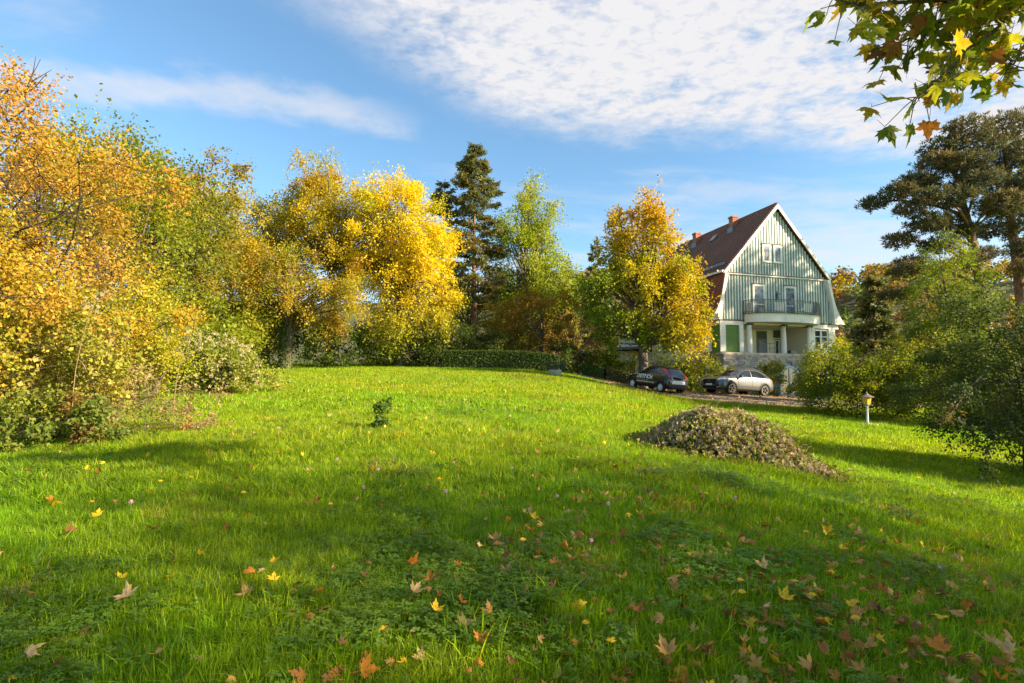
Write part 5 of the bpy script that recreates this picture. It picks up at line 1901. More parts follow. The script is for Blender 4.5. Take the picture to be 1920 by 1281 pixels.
n = 13000
P = on_pile(n, 1.3)
n = len(P)
P = P + rng.normal(0, .05, P.shape)
P[:, 2] = np.maximum(P[:, 2], zoff(P[:, 0], P[:, 1]) + .02) + .02
ax = unit(rng.normal(size=(n, 3)) + (0, 0, -.2))
nr = rng.normal(0, .6, (n, 3)) + (0, -.4, .8)
nr = unit(nr - ax * np.sum(nr * ax, 1, keepdims=True))
c = pick([(.14, .19, .028, 3), (.20, .25, .03, 3), (.28, .27, .045, 2), (.34, .25, .08, 2), (.22, .14, .05, 1.6)], n, rng)
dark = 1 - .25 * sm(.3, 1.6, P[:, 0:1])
s = rng.uniform(.4, 1.7, n)
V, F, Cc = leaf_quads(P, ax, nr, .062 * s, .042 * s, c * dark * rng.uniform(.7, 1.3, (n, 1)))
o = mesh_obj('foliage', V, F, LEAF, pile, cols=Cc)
P = on_pile(1700, 1.0)
patch = .5 + .5 * np.sin(P[:, 0] * 4.1 + 1) * np.sin(P[:, 1] * 5.3 + P[:, 0] * 2)
k = rng.uniform(0, 1, len(P)) < np.clip(.9 - (P[:, 0] + .6) * .26, .25, 1) * (.3 + patch)
P = P[k] + (0, 0, .075) + rng.normal(0, .02, (k.sum(), 3))
cl = pick([(.50, .40, .26, 3), (.40, .33, .22, 2), (.55, .45, .29, 2), (.40, .28, .16, 2)], len(P), rng)
V, F, Cc = fluff(P, rng.uniform(.035, .07, len(P)), 20, rng, cl)
o = mesh_obj('seed_heads', V, F, DRYLEAF, pile, cols=Cc)
o['kind'] = 'stuff'
lines = []
for _ in range(260):
    p = on_pile(1)
    if not len(p):
        continue
    p = p[0]
    d = unit(rng.normal(size=(1, 3)))[0] * (1, 1, .5)
    lines.append((curve(p - (0, 0, .03), p + d * rng.uniform(.15, .55) + (0, 0, .08), (0, 0, rng.uniform(0, .14)), 5), np.linspace(.008, .003, 5)))
lines.append((curve((-1.02, -.05, .55), (-1.0, -.1, .80), (0, 0, 0), 3), [.03, .03, .028]))
Vt, Ft = tubes(lines, 4)
mesh_obj('sticks', Vt, Ft, bark_mat('dry_stem', (.12, .085, .05), (.24, .18, .11)), pile)

# ---- clematis covered mound on the left and the low growth under the hornbeam
mp = [(.20, .24, .03, 3), (.26, .29, .035, 3), (.14, .18, .025, 2), (.34, .30, .06, 1.5)]
mound = bush('clematis_mound', 'rounded mound of pale green clematis in front of the shrubs on the left', -9.9, 18.2,
             [(0, 0, .85, 1.7, 1.3, .95), (-.9, .2, 1.2, 1.3, 1.2, 1.1), (1.0, -.2, .5, 1.0, 1.0, .6)], 70, .42, 20, 14, .085, .06, mp, 120, group=TL, tint=.4)
rng = np.random.default_rng(9)
d = unit(rng.normal(size=(420, 3)) + (.2, -.5, .5))
P = d * (1.95, 1.45, 1.55) * rng.uniform(.8, 1.05, (420, 1)) + (-.1, 0, .45)
P = P[P[:, 2] > .1]
V, F, Cc = fluff(P, rng.uniform(.04, .07, len(P)), 22, rng, pick([(.55, .46, .28, 2), (.46, .40, .27, 2), (.50, .38, .22, 1)], len(P), rng))
o = mesh_obj('seed_heads', V, F, DRYLEAF, mound, cols=Cc)
o['kind'] = 'stuff'
bush('bramble', 'dark green bramble thicket spreading low under the orange shrub at the left', -7.6, 8.5,
     [(0, 0, .30, 1.5, .8, .42), (-1.6, .1, .36, 1.3, .8, .5), (1.0, .5, .35, .8, .7, .5)], 80, .26, 16, 11, .065, .05, [(.11, .16, .025, 3), (.15, .20, .03, 3), (.22, .25, .035, 1.5), (.22, .10, .035, .6)], 121, group=TL, tr=.007)
bush('dry_weeds', 'tangle of dry tan weeds with a few red leaves right of the brambles', -6.5, 9.6,
     [(0, 0, .55, .75, .7, .65), (-1.2, .3, .9, 1.0, .7, .9), (.6, .6, .4, .6, .6, .5)], 70, .28, 13, 9, .06, .03, [(.36, .24, .12, 3), (.30, .24, .08, 2), (.20, .20, .05, 2.5), (.42, .10, .05, .5)], 122, group=TL, tr=.007, twig=2, bark=BARK)
bush('tall_weeds', 'tall pale leaved weeds before the hornbeam at the left picture edge', -8.6, 8.9,
     [(0, 0, 1.2, 1.3, .6, 1.1), (1.4, .3, 1.2, 1.0, .6, .9)], 70, .36, 16, 10, .075, .055, [(.36, .33, .05, 3), (.28, .29, .03, 3), (.46, .38, .12, 1.5)], 123, group=TL, tr=.008, twig=1, bark=BARK)
rng = np.random.default_rng(14)
for i, (x, y, h, lab) in enumerate([(-8.5, 8.3, 2.5, 'tall dry tan stalk at the left picture edge'), (-6.75, 8.6, 2.35, 'tall dry tan stalk standing alone before the orange shrub'),
                                    (-6.0, 9.9, 1.8, 'short dry stalk furthest right in the weeds')]):
    st_ = empty('dry_stalk', (x, y, Hz(x, y)), 0, lab, 'stalk', 'dry stalks on the left')
    tip = np.array([rng.uniform(.05, .35), rng.uniform(-.1, .1), h])
    Vt, Ft = tubes([(curve((0, 0, -.02), tip, (rng.normal(0, .07), 0, 0), 7), np.linspace(.008, .004, 7))] + [(curve(tip * f, tip * f + (rng.normal(0, .18), rng.normal(0, .1), .15), (0, 0, .03), 3), [.006, .005, .003]) for f in (.5, .7, .85, .95)], 5)
    mesh_obj('stem', Vt, Ft, mat('straw_%d' % i, (.24, .16, .08), .8), st_)
    C = tip + rng.normal(0, .12, (5, 3))
    V, F, Cc = spray_leaves(C, np.full(5, .14), tip, 3, 3, .09, .055, [(.24, .21, .10, 2), (.20, .19, .06, 2)], rng)
    mesh_obj('leaf_tuft', V, F, DRYLEAF, st_, cols=Cc)['kind'] = 'stuff'
# lone weed on the lawn
bush('weed_plant', 'single leafy green weed standing alone in the middle of the lawn', -2.42, 10.3, [(0, 0, .24, .16, .14, .24), (.03, 0, .42, .09, .09, .12)], 16, .10, 10, 9, .055, .035, [(.07, .13, .025, 3), (.11, .18, .03, 2)], 124, cat='plant', tr=.008, stems=3)
# hanging branch of the dark shrub at the right edge
hb = empty('hanging_branch', (10.2, 12.2, 2.0), 0, 'thin leafy branch hanging down over the lawn from the dark shrub', 'branch')
rng = np.random.default_rng(15)
L1 = curve((.6, .3, .05), (-1.35, -.9, -1.0), (0, 0, .12), 8)
L2 = curve(L1[3], (-.55, -.8, -1.9), (.15, 0, 0), 6)
L3 = curve(L1[2], (.15, -.7, -1.25), (.1, 0, 0), 5)
Vt, Ft = tubes([(L1, np.linspace(.022, .006, 8)), (L2, np.linspace(.014, .005, 6)), (L3, np.linspace(.014, .005, 5))], 5)
mesh_obj('stem', Vt, Ft, BARK, hb)
C = np.concatenate([L1[3:], L1[4:] + rng.normal(0, .14, (4, 3)), L2[2:], L2[3:] + rng.normal(0, .14, (3, 3)), L3[2:]])
V, F, Cc = spray_leaves(C, np.full(len(C), .21), np.array([0, 0, .3]), 9, 9, .072, .045, [(.04, .06, .02, 3), (.06, .085, .022, 2), (.14, .10, .03, .5)], rng, droop=.3)
mesh_obj('foliage', V, F, LEAF, hb, cols=Cc)

# ivy wrapped round the trunk of the walnut
rng = np.random.default_rng(19)
wal = [o for o in bpy.data.objects if o.name.startswith('walnut')][0]
n = 2600
a = rng.uniform(0, 6.283, n)
zz = rng.uniform(.02, 3.0, n)
rr = np.interp(zz, [0, .3, 1, 3], [.46, .38, .33, .28]) + np.abs(rng.normal(0, .05, n))
P = np.stack([rr * np.cos(a), rr * np.sin(a), zz], -1)
nr = unit(np.stack([np.cos(a), np.sin(a), a * 0 + .3], -1) + rng.normal(0, .4, (n, 3)))
ax = rng.normal(0, .5, (n, 3)) + (0, 0, -1)
ax = unit(ax - nr * np.sum(nr * ax, 1, keepdims=True))
V, F, Cc = leaf_quads(P, ax, nr, rng.uniform(.07, .13, n), rng.uniform(.06, .11, n), pick([(.10, .14, .04, 2), (.15, .18, .06, 2), (.07, .10, .03, 1)], n, rng))
mesh_obj('ivy', V, F, LEAF, wal, cols=Cc)
# ------------------------------------------------------------------ maple leaves
OUT = [(0, -.02), (.10, .03), (.30, -.08), (.27, .05), (.50, .12), (.38, .20), (.44, .34), (.60, .46), (.40, .45), (.33, .50), (.22, .40), (.17, .56), (.20, .70), (.10, .74), (0, 1.0)]
OUT = OUT + [(-x, y) for x, y in OUT[-2:0:-1]]


def maple_leaf_mesh(name, curl, fold, m, seed, stalk=True):
    g = np.random.default_rng(seed)
    pts = [(x * g.uniform(.9, 1.1), y * g.uniform(.92, 1.06)) for x, y in OUT]
    V = [(0, .30, 0)] + [(x, y, 0) for x, y in pts]
    V += [((x + 0) * .5, .30 + (y - .30) * .5, 0) for x, y in pts]
    n = len(pts)
    F = []
    for i in range(n):
        j = (i + 1) % n
        F += [(0, 1 + n + i, 1 + n + j), (1 + n + i, 1 + i, 1 + j, 1 + n + j)]
    a, b, c = g.uniform(-1, 1, 3)
    W_ = []
    for x, y, z in V:
        z = fold * abs(x) + curl * (x * x * (1 + a) + (y - .3) ** 2 * (1 + b)) + .05 * c * math.sin(x * 7 + y * 5)
        W_.append((x, y, z))
    if stalk:
        k = len(W_)
        W_ += [(-.012, 0, 0), (.012, 0, 0), (.03, -.55, -.05 - .1 * abs(curl)), (.012, -.55, -.05 - .1 * abs(curl))]
        F.append((k, k + 1, k + 2, k + 3))
    me = bpy.data.meshes.new(name)
    me.from_pydata(W_, [], F)
    me.materials.append(m)
    return me


def single_leaf_mat(name, c, trans):
    m = bpy.data.materials.new(name)
    m.use_nodes = True
    t = NT(m.node_tree)
    b = m.node_tree.nodes['Principled BSDF']
    out = m.node_tree.nodes['Material Output']
    tc = t.node('ShaderNodeTexCoord').outputs['Object']
    n = t.noise(tc, 3.5, 5, .6)
    col = t.mix(t.step(.35, .7, n), c, tuple(v * .62 for v in c))
    t.put(b.inputs['Base Color'], col)
    b.inputs['Roughness'].default_value = .6
    b.inputs['Specular IOR Level'].default_value = .25
    tr = t.node('ShaderNodeBsdfTranslucent')
    t.put(tr.inputs['Color'], col)
    mx = t.node('ShaderNodeMixShader')
    mx.inputs[0].default_value = trans
    m.node_tree.links.new(b.outputs[0], mx.inputs[1])
    m.node_tree.links.new(tr.outputs[0], mx.inputs[2])
    m.node_tree.links.new(mx.outputs[0], out.inputs[0])
    return m


# ---- the maple right of the camera, its branch hanging into the upper right corner
mt = tree('maple_tree', 'maple beside the camera whose green and yellow branch hangs into the upper right corner', 9.4, 1.0,
          [(1.6, -1.8, 6.6, 3.4, 3.2, 2.2)], 56, 1.1, 13, 11, .13, .11, OLIVE, 130, tr=.24, fork=.3, jit=.35)
mz = Hz(9.4, 1.0) - .04
OFF = np.array([9.4, 1.0, mz])
LIMBS = [[(9.3, 1.0, 4.2), (7.0, 3.0, 5.0), (5.3, 4.2, 5.25), (4.53, 4.4, 5.04), (4.12, 4.4, 4.75), (3.68, 4.4, 4.66), (3.28, 4.45, 4.67), (2.91, 4.5, 4.68), (2.64, 4.5, 4.75)],
         [(5.6, 4.0, 5.22), (4.94, 4.8, 5.2), (4.34, 4.7, 4.7), (3.97, 4.6, 4.37), (3.64, 4.55, 4.11), (3.35, 4.5, 3.85)],
         [(5.6, 4.0, 5.22), (4.9, 4.9, 5.3), (4.34, 4.9, 4.93), (3.77, 4.8, 4.72), (3.43, 4.8, 4.52), (3.29, 4.8, 4.50)],
         [(6.2, 3.6, 5.1), (5.32, 5.1, 4.97), (4.95, 5.1, 4.71), (4.63, 5.0, 4.49), (4.57, 5.0, 4.36)],
         [(5.0, 4.2, 5.15), (4.33, 4.2, 4.95), (3.86, 4.2, 4.78), (3.43, 4.3, 4.76), (3.0, 4.3, 4.80), (2.72, 4.4, 4.86)]]
lines = []
for i, l in enumerate(LIMBS):
    p = np.array(l) - OFF + (0, 0, .12)
    lines.append((p, np.linspace(.05 if i == 0 else .018, .005, len(p))))
LM = [single_leaf_mat('maple_green', (.23, .29, .012), .62), single_leaf_mat('maple_olive', (.37, .36, .015), .64), single_leaf_mat('maple_dark', (.15, .20, .014), .55),
      single_leaf_mat('maple_yellow', (.55, .36, .015), .55), single_leaf_mat('maple_orange', (.30, .12, .02), .5)]
HM = [maple_leaf_mesh('leaf', cu_, fo, LM[m_], 7 * m_ + k_) for m_ in range(5) for k_, (cu_, fo) in enumerate([(-.25, .12), (-.45, .0), (.12, .2)])]
rng = np.random.default_rng(131)
spots = []
for i, l in enumerate(LIMBS):
    p = np.array(l) + (0, 0, .12)
    p = p[3:] if i == 0 else p[1:]
    seg = np.linalg.norm(np.diff(p, axis=0), axis=1)
    s = np.concatenate([[0], np.cumsum(seg)])
    n = int(s[-1] * 46)
    for q in np.linspace(.05, 1, n) * s[-1]:
        c = np.array([np.interp(q, s, p[:, k]) for k in range(3)])
        e = c + rng.normal(0, 1, 3) * (.13, .2, .11) + (0, 0, -.03)
        if e[0] > 2.66:
            spots.append((c, e))
br_o = None
for c, e in spots:
    lines.append((np.stack([c, (c + e) / 2 + (0, 0, .02), e]) - OFF, [.005, .004, .003]))
Vt, Ft = tubes(lines, 5)
br_o = mesh_obj('branch', Vt, Ft, BARK, mt, smooth=True)
for c, e in spots:
    mi = int(rng.choice(5, p=[.34, .32, .10, .18, .06]))
    o = bpy.data.objects.new('leaf', HM[mi * 3 + int(rng.integers(3))])
    COL.objects.link(o)
    o.parent = br_o
    d = Vector(rng.normal(0, .55, 3)) + Vector((-.25, -.1, -.75))
    d.normalize()
    nrm = Vector(rng.normal(0, .6, 3)) + Vector((0, -.75, .35))
    nrm = (nrm - d * nrm.dot(d)).normalized()
    X = d.cross(nrm)
    sc_ = float(rng.uniform(.13, .21))
    M = Matrix((X, d, nrm)).transposed().to_4x4()
    o.matrix_local = Matrix.Translation(Vector(e - OFF)) @ M @ Matrix.Scale(sc_, 4)

# ------------------------------------------------------------------ fallen leaves
FC = [('tan', (.54, .28, .08)), ('pale', (.60, .38, .15)), ('brown', (.34, .135, .03)), ('yellow', (.74, .46, .02)), ('orange', (.55, .20, .02)), ('dull brown', (.24, .11, .035))]
FM = [[maple_leaf_mesh('fallen_leaf', cu_, fo, m_, 40 + 5 * i + k_) for k_, (cu_, fo) in enumerate([(.5, .3), (-.6, .15), (.9, -.15), (.3, .7)])]
      for i, m_ in enumerate([single_leaf_mat('fallen_' + n.replace(' ', '_'), c, .18) for n, c in FC])]
KEY = [(-2.2, 3.22, 1, .155, 'large pale pinkish maple leaf lying flat low in the left corner of the lawn'),
       (-1.55, 3.3, 0, .11, 'tan maple leaf lying right of the large pale one at lower left'),
       (-.59, 3.38, 1, .12, 'pale yellowish maple leaf standing on edge left of the lower centre'),
       (-.13, 4.36, 0, .12, 'tan maple leaf standing alone upright near the centre of the shaded lawn'),
       (-.42, 3.16, 3, .11, 'bright yellow maple leaf just below the pale upright one'),
       (-2.29, 2.68, 1, .10, 'pale leaf in the bottom left corner'),
       (-1.61, 3.78, 3, .09, 'small yellow orange leaf above the tan leaf at lower left'),
       (-1.67, 3.62, 4, .10, 'orange leaf half sunk in the grass at lower left'),
       (-.69, 3.84, 4, .12, 'rusty orange leaf above the pale upright leaf'),
       (.18, 4.88, 3, .09, 'yellow leaf right of the lone tan leaf'),
       (2.17, 5.76, 4, .13, 'red brown leaf standing up behind the leafy patch on the right'),
       (1.88, 4.18, 1, .13, 'pale tan maple leaf leaning in the middle of the right patch'),
       (1.74, 3.62, 3, .12, 'yellow maple leaf below the pale tan one on the right'),
       (.8, 2.9, 0, .14, 'tan maple leaf at the bottom edge right of the centre'),
       (2.17, 3.6, 3, .10, 'yellow leaf at the right beside dark clover'),
       (2.33, 3.12, 4, .14, 'large orange brown leaf at the bottom edge on the right'),
       (2.81, 3.2, 1, .15, 'large pale tan leaf in the bottom right corner'),
       (2.89, 3.66, 0, .13, 'tan maple leaf near the right edge above the corner one'),
       (.23, 3.52, 0, .11, 'narrow tan leaf standing upright right of the centre line'),
       (.74, 3.34, 2, .10, 'curled brown leaf right of the narrow upright tan one'),
       (1.66, 3.0, 2, .11, 'brown leaf at the bottom edge left of the large orange one'),
       (-.15, 2.88, 4, .11, 'orange leaf at the bottom edge near the centre')]
rng = np.random.default_rng(140)


def drop_leaf(x, y, ci, size, label, group, lift=.05, tilt=.45):
    o = bpy.data.objects.new('fallen_leaf', FM[ci][int(rng.integers(4))])
    COL.objects.link(o)
    tag(o, label, 'leaf', group)
    o.location = (x, y, Hz(x, y) + lift)
    o.rotation_euler = (float(rng.normal(0, tilt)), float(rng.normal(0, tilt)), float(rng.uniform(0, 6.28)))
    o.scale = (size * float(rng.uniform(.85, 1.15)), size, size)
    return o


for x, y, ci, s, lab in KEY:
    o = drop_leaf(x, y, ci, s * .8, lab, 'fallen maple leaves', .09, .3)
    o.rotation_euler.x = float(rng.uniform(.25, .8)) if 'flat' not in lab else .3
    o.rotation_euler.z = float(rng.normal(0, .8))
NAMES = ['tan', 'pale tan', 'brown', 'yellow', 'orange', 'dull brown']
cnt = 0
while cnt < 290:
    y = float(2.6 + 9.5 * rng.random() ** 1.35)
    x = float(rng.uniform(-.95, .98) * y)
    dn_ = np.exp(-((x - 2.2) / 2.2) ** 2 - ((y - 3.9) / 2.2) ** 2) + .10
    if rng.random() > dn_:
        continue
    ci = int(rng.choice(6, p=[.26, .14, .22, .13, .10, .15]))
    near = y < 5.0
    row = 'by the bottom edge' if y < 3.4 else 'in the near grass' if y < 4.6 else 'level with the pink clover' if y < 6.6 else 'well back on the lawn'
    q = x / y
    side = 'at the far left' if q < -.5 else 'left of the middle' if q < -.12 else 'about the middle' if q < .25 else 'right of the middle' if q < .6 else 'at the far right'
    size = float(rng.uniform(.045, .10))
    big = 'tiny' if size < .065 else 'small' if size < .085 else 'mid sized'
    drop_leaf(x, y, ci, size, '%s %s leaf %s, %s' % (big, NAMES[ci], row, side), 'small fallen leaves', .07 if near else .09, .6)
    cnt += 1


def leaf_mass(n, seed):
    """further maple leaves past the counted ones, joined"""
    g = np.random.default_rng(seed)
    me = FM[0][0]
    co = np.array([v.co[:] for v in me.vertices])
    fs = [tuple(p.vertices) for p in me.polygons]
    f3, f4 = np.array([f for f in fs if len(f) == 3]), np.array([f for f in fs if len(f) == 4])
    y = 2.4 + 9 * g.random(n * 6) ** 1.3
    x = g.uniform(-.95, .98, n * 6) * y
    dn_ = np.exp(-((x - 2.4) / 2.3) ** 2 - ((y - 3.9) / 2.4) ** 2) + .07
    k = g.random(n * 6) < dn_
    x, y = x[k][:n], y[k][:n]
    n = len(x)
    V, C, T3, T4 = [], [], [], []
    pal = np.array([c for _, c in FC])
    for i in range(n):
        s = g.uniform(.035, .09)
        R_ = Matrix.Rotation(g.uniform(0, 6.3), 3, 'Z') @ Matrix.Rotation(g.normal(0, .5), 3, 'X') @ Matrix.Rotation(g.normal(0, .5), 3, 'Y')
        q = co * (1, 1, g.uniform(-1.5, 1.5))
        V.append(q @ np.array(R_).T * s + (x[i], y[i], Hz(x[i], y[i]) + g.uniform(.04, .11)))
        C.append(np.repeat(pal[g.choice(6, p=[.24, .10, .24, .10, .10, .22])][None] * g.uniform(.7, 1.2), len(co), 0))
        T3.append(f3 + i * len(co))
        T4.append(f4 + i * len(co))
    o = mesh_obj('leaf_litter', np.concatenate(V), [np.concatenate(T3), np.concatenate(T4)], DRYLEAF, cols=np.concatenate(C))
    tag(o, 'many more small brown maple leaves sunk in the foreground grass', 'leaves', kind='stuff')


leaf_mass(760, 3)


def litter(n, fn, name, label, pal, size, seed):
    g = np.random.default_rng(seed)
    x, y = fn(g, n)
    n = len(x)
    P = np.stack([x, y, H(x, y) + g.uniform(.03, .09, n)], -1)
    nr = unit(g.normal(0, .45, (n, 3)) + (0, 0, 1))
    ax = g.normal(size=(n, 3))
    ax = unit(ax - nr * np.sum(nr * ax, 1, keepdims=True))
    s = size * g.uniform(.5, 1.3, n)
    V, F, C = leaf_quads(P, ax, nr, s, s * .8, pick(pal, n, g) * g.uniform(.7, 1.3, (n, 1)))
    o = mesh_obj(name, V, F, DRYLEAF, cols=C)
    tag(o, label, 'leaves', kind='stuff')


BROWNS = [(.42, .24, .12, 2), (.22, .10, .045, 2), (.50, .33, .05, 1.5), (.36, .14, .03, 1.5), (.14, .08, .05, 1)]
litter(1500, lambda g, n: (g.uniform(-10, 9, n), g.uniform(9, 34, n)), 'leaf_litter', 'tiny brown leaves strewn over the sunlit lawn', BROWNS, .09, 1)


def drv(g, n):
    f, k = np.array(DRIVE_FRONT), np.array(DRIVE_BACK)
    s = np.linspace(0, 1, len(f))
    q = g.uniform(0, .8, n)
    w = np.where(g.random(n) < .5, g.uniform(0, 1, n), 1 - g.random(n) ** 2 * .4)
    return tuple(np.interp(q, s, f[:, i]) * (1 - w) + np.interp(q, s, k[:, i]) * w for i in (0, 1))


litter(4200, drv, 'leaf_litter', 'carpet of fallen orange brown leaves along the drive', [(.40, .22, .08, 3), (.28, .13, .05, 2), (.50, .32, .06, 1)], .12, 2)

# ------------------------------------------------------------------ small flowers in the grass
M_yf = mat('dandelion_yellow', (.75, .52, .02), .7)
M_pf = mat('clover_pink', (.62, .34, .44), .8)
M_stem = mat('flower_stem', (.08, .14, .03), .7)


def flower_proto(kind):
    r = empty('dandelion' if kind == 'y' else 'clover_flower')
    MB().tube([(0, 0, 0), (.006, 0, .07), (0, .004, .135)], [.003, .0028, .0025], 5).build('stem', M_stem, r)
    if kind == 'y':
        h = MB()
        for ringr, zt, nn in ((.024, .150, 14), (.016, .158, 10)):
            for k in range(nn):
                a = 6.283 * k / nn + ringr * 40
                c, s = math.cos(a), math.sin(a)
                h.prism([(.003 * c, .003 * s, .137), (ringr * .7 * c - .004 * s, ringr * .7 * s + .004 * c, zt - .004), (ringr * c, ringr * s, zt), (ringr * .7 * c + .004 * s, ringr * .7 * s - .004 * c, zt - .004)], (0, 0, .002))
        h.build('petals', M_yf, r)
    else:
        g = np.random.default_rng(1)
        d = unit(g.normal(size=(46, 3)))
        h = MB()
        for v in d:
            v = Vector(v)
            a = v.cross(Vector((.3, .5, .8))).normalized() * .004
            h.prism([Vector((0, 0, .142)) - a, Vector((0, 0, .142)) + a, Vector((0, 0, .142)) + v * .016], v.cross(a).normalized() * .003)
        h.build('petals', M_pf, r)
    return r


for kind, pts, labs, grp in (
        ('y', [(1.51, 3.74), (1.43, 3.52), (1.9, 3.58), (.4, 3.08), (2.58, 4.94), (-3.69, 5.88), (-1.61, 4.98), (-2.5, 5.22), (.08, 4.18), (2.0, 3.3), (-3.85, 5.14), (2.03, 5.86), (-3.5, 6.1)],
         'small yellow dandelion blooming in the grass', 'yellow dandelions in the lawn'),
        ('p', [(.43, 5.36), (2.34, 5.88), (-1.48, 5.58), (-.7, 6.7), (.87, 5.08), (-1.52, 6.34), (.6, 4.26), (-3.34, 4.92), (-2.19, 7.0), (0, 6.48), (3.35, 4.42), (-.64, 5.4), (.49, 4.88)],
         'small pale pink clover flower head in the grass', 'pink clover flowers in the lawn')):
    pr_ = flower_proto(kind)
    tag(pr_, labs, 'flower', grp)
    for i, (x, y) in enumerate(pts):
        if i == 0:
            pr_.location = (x, y, Hz(x, y))
            o = pr_
        else:
            o = dup(pr_, (x, y, Hz(x, y)), i * 1.3, .9 + .3 * ((i * 37) % 10) / 10)
        q = x / y
        side = 'far left' if q < -.5 else 'left of the middle' if q < -.12 else 'near the middle' if q < .25 else 'right of the middle' if q < .6 else 'far right'
        row = 'low in the picture' if y < 3.65 else 'in the near grass' if y < 4.6 else 'further up the shaded lawn' if y < 5.8 else 'highest up towards the sunlit lawn'
        o['label'] = ('yellow dandelion ' if kind == 'y' else 'pale pink clover head ') + side + ', ' + row

# ------------------------------------------------------------------ grass
def tuft(name, n, rad, h0, h1, w, seed, segs=3, lean=.5, cols=None):
    g = np.random.default_rng(seed)
    V, F3, F4, C = [], [], [], []
    cols = cols or [(.19, .31, .007, 3), (.26, .38, .008, 3), (.36, .43, .010, 2), (.12, .22, .008, 1.5), (.54, .46, .12, .5)]
    for _ in range(n):
        a, rr = g.uniform(0, 6.283), rad * math.sqrt(g.random())
        p = np.array([rr * math.cos(a), rr * math.sin(a), -.01])
        h = g.uniform(h0, h1)
        la = a + g.normal(0, 1.2)
        d = np.array([math.cos(la), math.sin(la), 0]) * abs(g.normal(0, lean)) * h
        f = g.uniform(0, 6.283)
        s = np.array([math.cos(f), math.sin(f), 0]) * w * g.uniform(.7, 1.3) * .5
        b = len(V)
        for k in range(segs):
            t = k / segs
            c = p + d * t ** 1.8 + np.array([0, 0, h]) * (t - .18 * t * t * np.linalg.norm(d) / h)
            ww = s * (1 - .55 * t)
            V += [c - ww, c + ww]
        V.append(p + d + np.array([0, 0, h * (1 - .18 * np.linalg.norm(d) / h)]))
        for k in range(segs - 1):
            F4.append((b + 2 * k, b + 2 * k + 1, b + 2 * k + 3, b + 2 * k + 2))
        F3.append((b + 2 * segs - 2, b + 2 * segs - 1, b + 2 * segs))
        C += [pick(cols, 1, g)[0] * g.uniform(.75, 1.25)] * (2 * segs + 1)
    return unlinked(name, V, [F4, F3] if F4 else [F3], C, GRASSI)


def clover(name, n, rad, size, seed, cols=None):
    g = np.random.default_rng(seed)
    V, F, C = [], [], []
    for _ in range(n):
        p = np.append(g.normal(0, rad * .55, 2), g.uniform(.025, .085))
        col = pick(cols or [(.13, .23, .02, 3), (.17, .27, .022, 2), (.12, .20, .025, 2)], 1, g)[0] * g.uniform(.8, 1.2)
        a0 = g.uniform(0, 6.28)
        tilt = g.normal(0, .22, 2)
        for k in range(3):
            a = a0 + k * 2.094
            r = size * g.uniform(.8, 1.2)
            d, s = np.array([math.cos(a), math.sin(a)]), np.array([-math.sin(a), math.cos(a)])
            b = len(V)
            for (u, w) in ((.02, 0), (.55, .42), (1.0, .28), (.92, 0), (1.0, -.28), (.55, -.42)):
                q = d * u * r + s * w * r
                V.append((p[0] + q[0], p[1] + q[1], p[2] + q @ tilt + .12 * abs(w) * r))
            F.append(tuple(range(b, b + 6)))
            C += [col] * 6
    return unlinked(name, V, [F], C, GRASSI)


def unlinked(name, V, Fs, C, m):
    o = mesh_obj(name, np.array(V), [np.array(f) for f in Fs], m, cols=np.array(C))
    COL.objects.unlink(o)
    return o


GRASSI = leaf_mat('grass_tuft', 0.45, 0.5, 0.3, tv=1.3)
t_ = NT(GRASSI.node_tree)
at_ = [n for n in GRASSI.node_tree.nodes if n.type == 'ATTRIBUTE'][0]
ti_ = t_.node('ShaderNodeAttribute', attribute_name='tint', attribute_type='INSTANCER')
mul_ = t_.node('ShaderNodeMix', data_type='RGBA', blend_type='MULTIPLY')
mul_.inputs[0].default_value = 1.0
outs = [l.to_socket for l in at_.outputs['Color'].links]
GRASSI.node_tree.links.new(at_.outputs['Color'], mul_.inputs[6])
GRASSI.node_tree.links.new(ti_.outputs['Color'], mul_.inputs[7])
for s_ in outs:
    GRASSI.node_tree.links.new(mul_.outputs[2], s_)

TUFTS = [tuft('tuft', 22, .055, .035, .10, .0038, 1), tuft('tuft', 22, .055, .05, .12, .0040, 2, lean=.9), clover('tuft', 9, .07, .017, 3),
         tuft('tuft', 20, .10, .05, .12, .0075, 4, 2), tuft('tuft', 20, .10, .06, .14, .0080, 5, 2, lean=.8), clover('tuft', 14, .12, .024, 6),
         tuft('tuft', 30, .26, .05, .12, .014, 7, 2), tuft('tuft', 30, .26, .06, .14, .015, 8, 2, lean=.7),
         tuft('tuft', 16, .09, .10, .20, .007, 9, 3, lean=.6),
         tuft('tuft', 26, .30, .12, .30, .017, 10, 2, lean=.6, cols=[(.20, .25, .018, 3), (.26, .28, .02, 2), (.14, .20, .015, 2)])]


def vnoise(x, y, f, seed):
    g = np.random.default_rng(seed)
    s = 0
    for k in range(5):
        a, b, p = g.uniform(-1, 1), g.uniform(-1, 1), g.uniform(0, 6.3)
        s = s + np.sin((x * a + y * b) * f * (1 + .5 * k) + p + np.sin(x * f * .7 * b + p))
    return s / 5


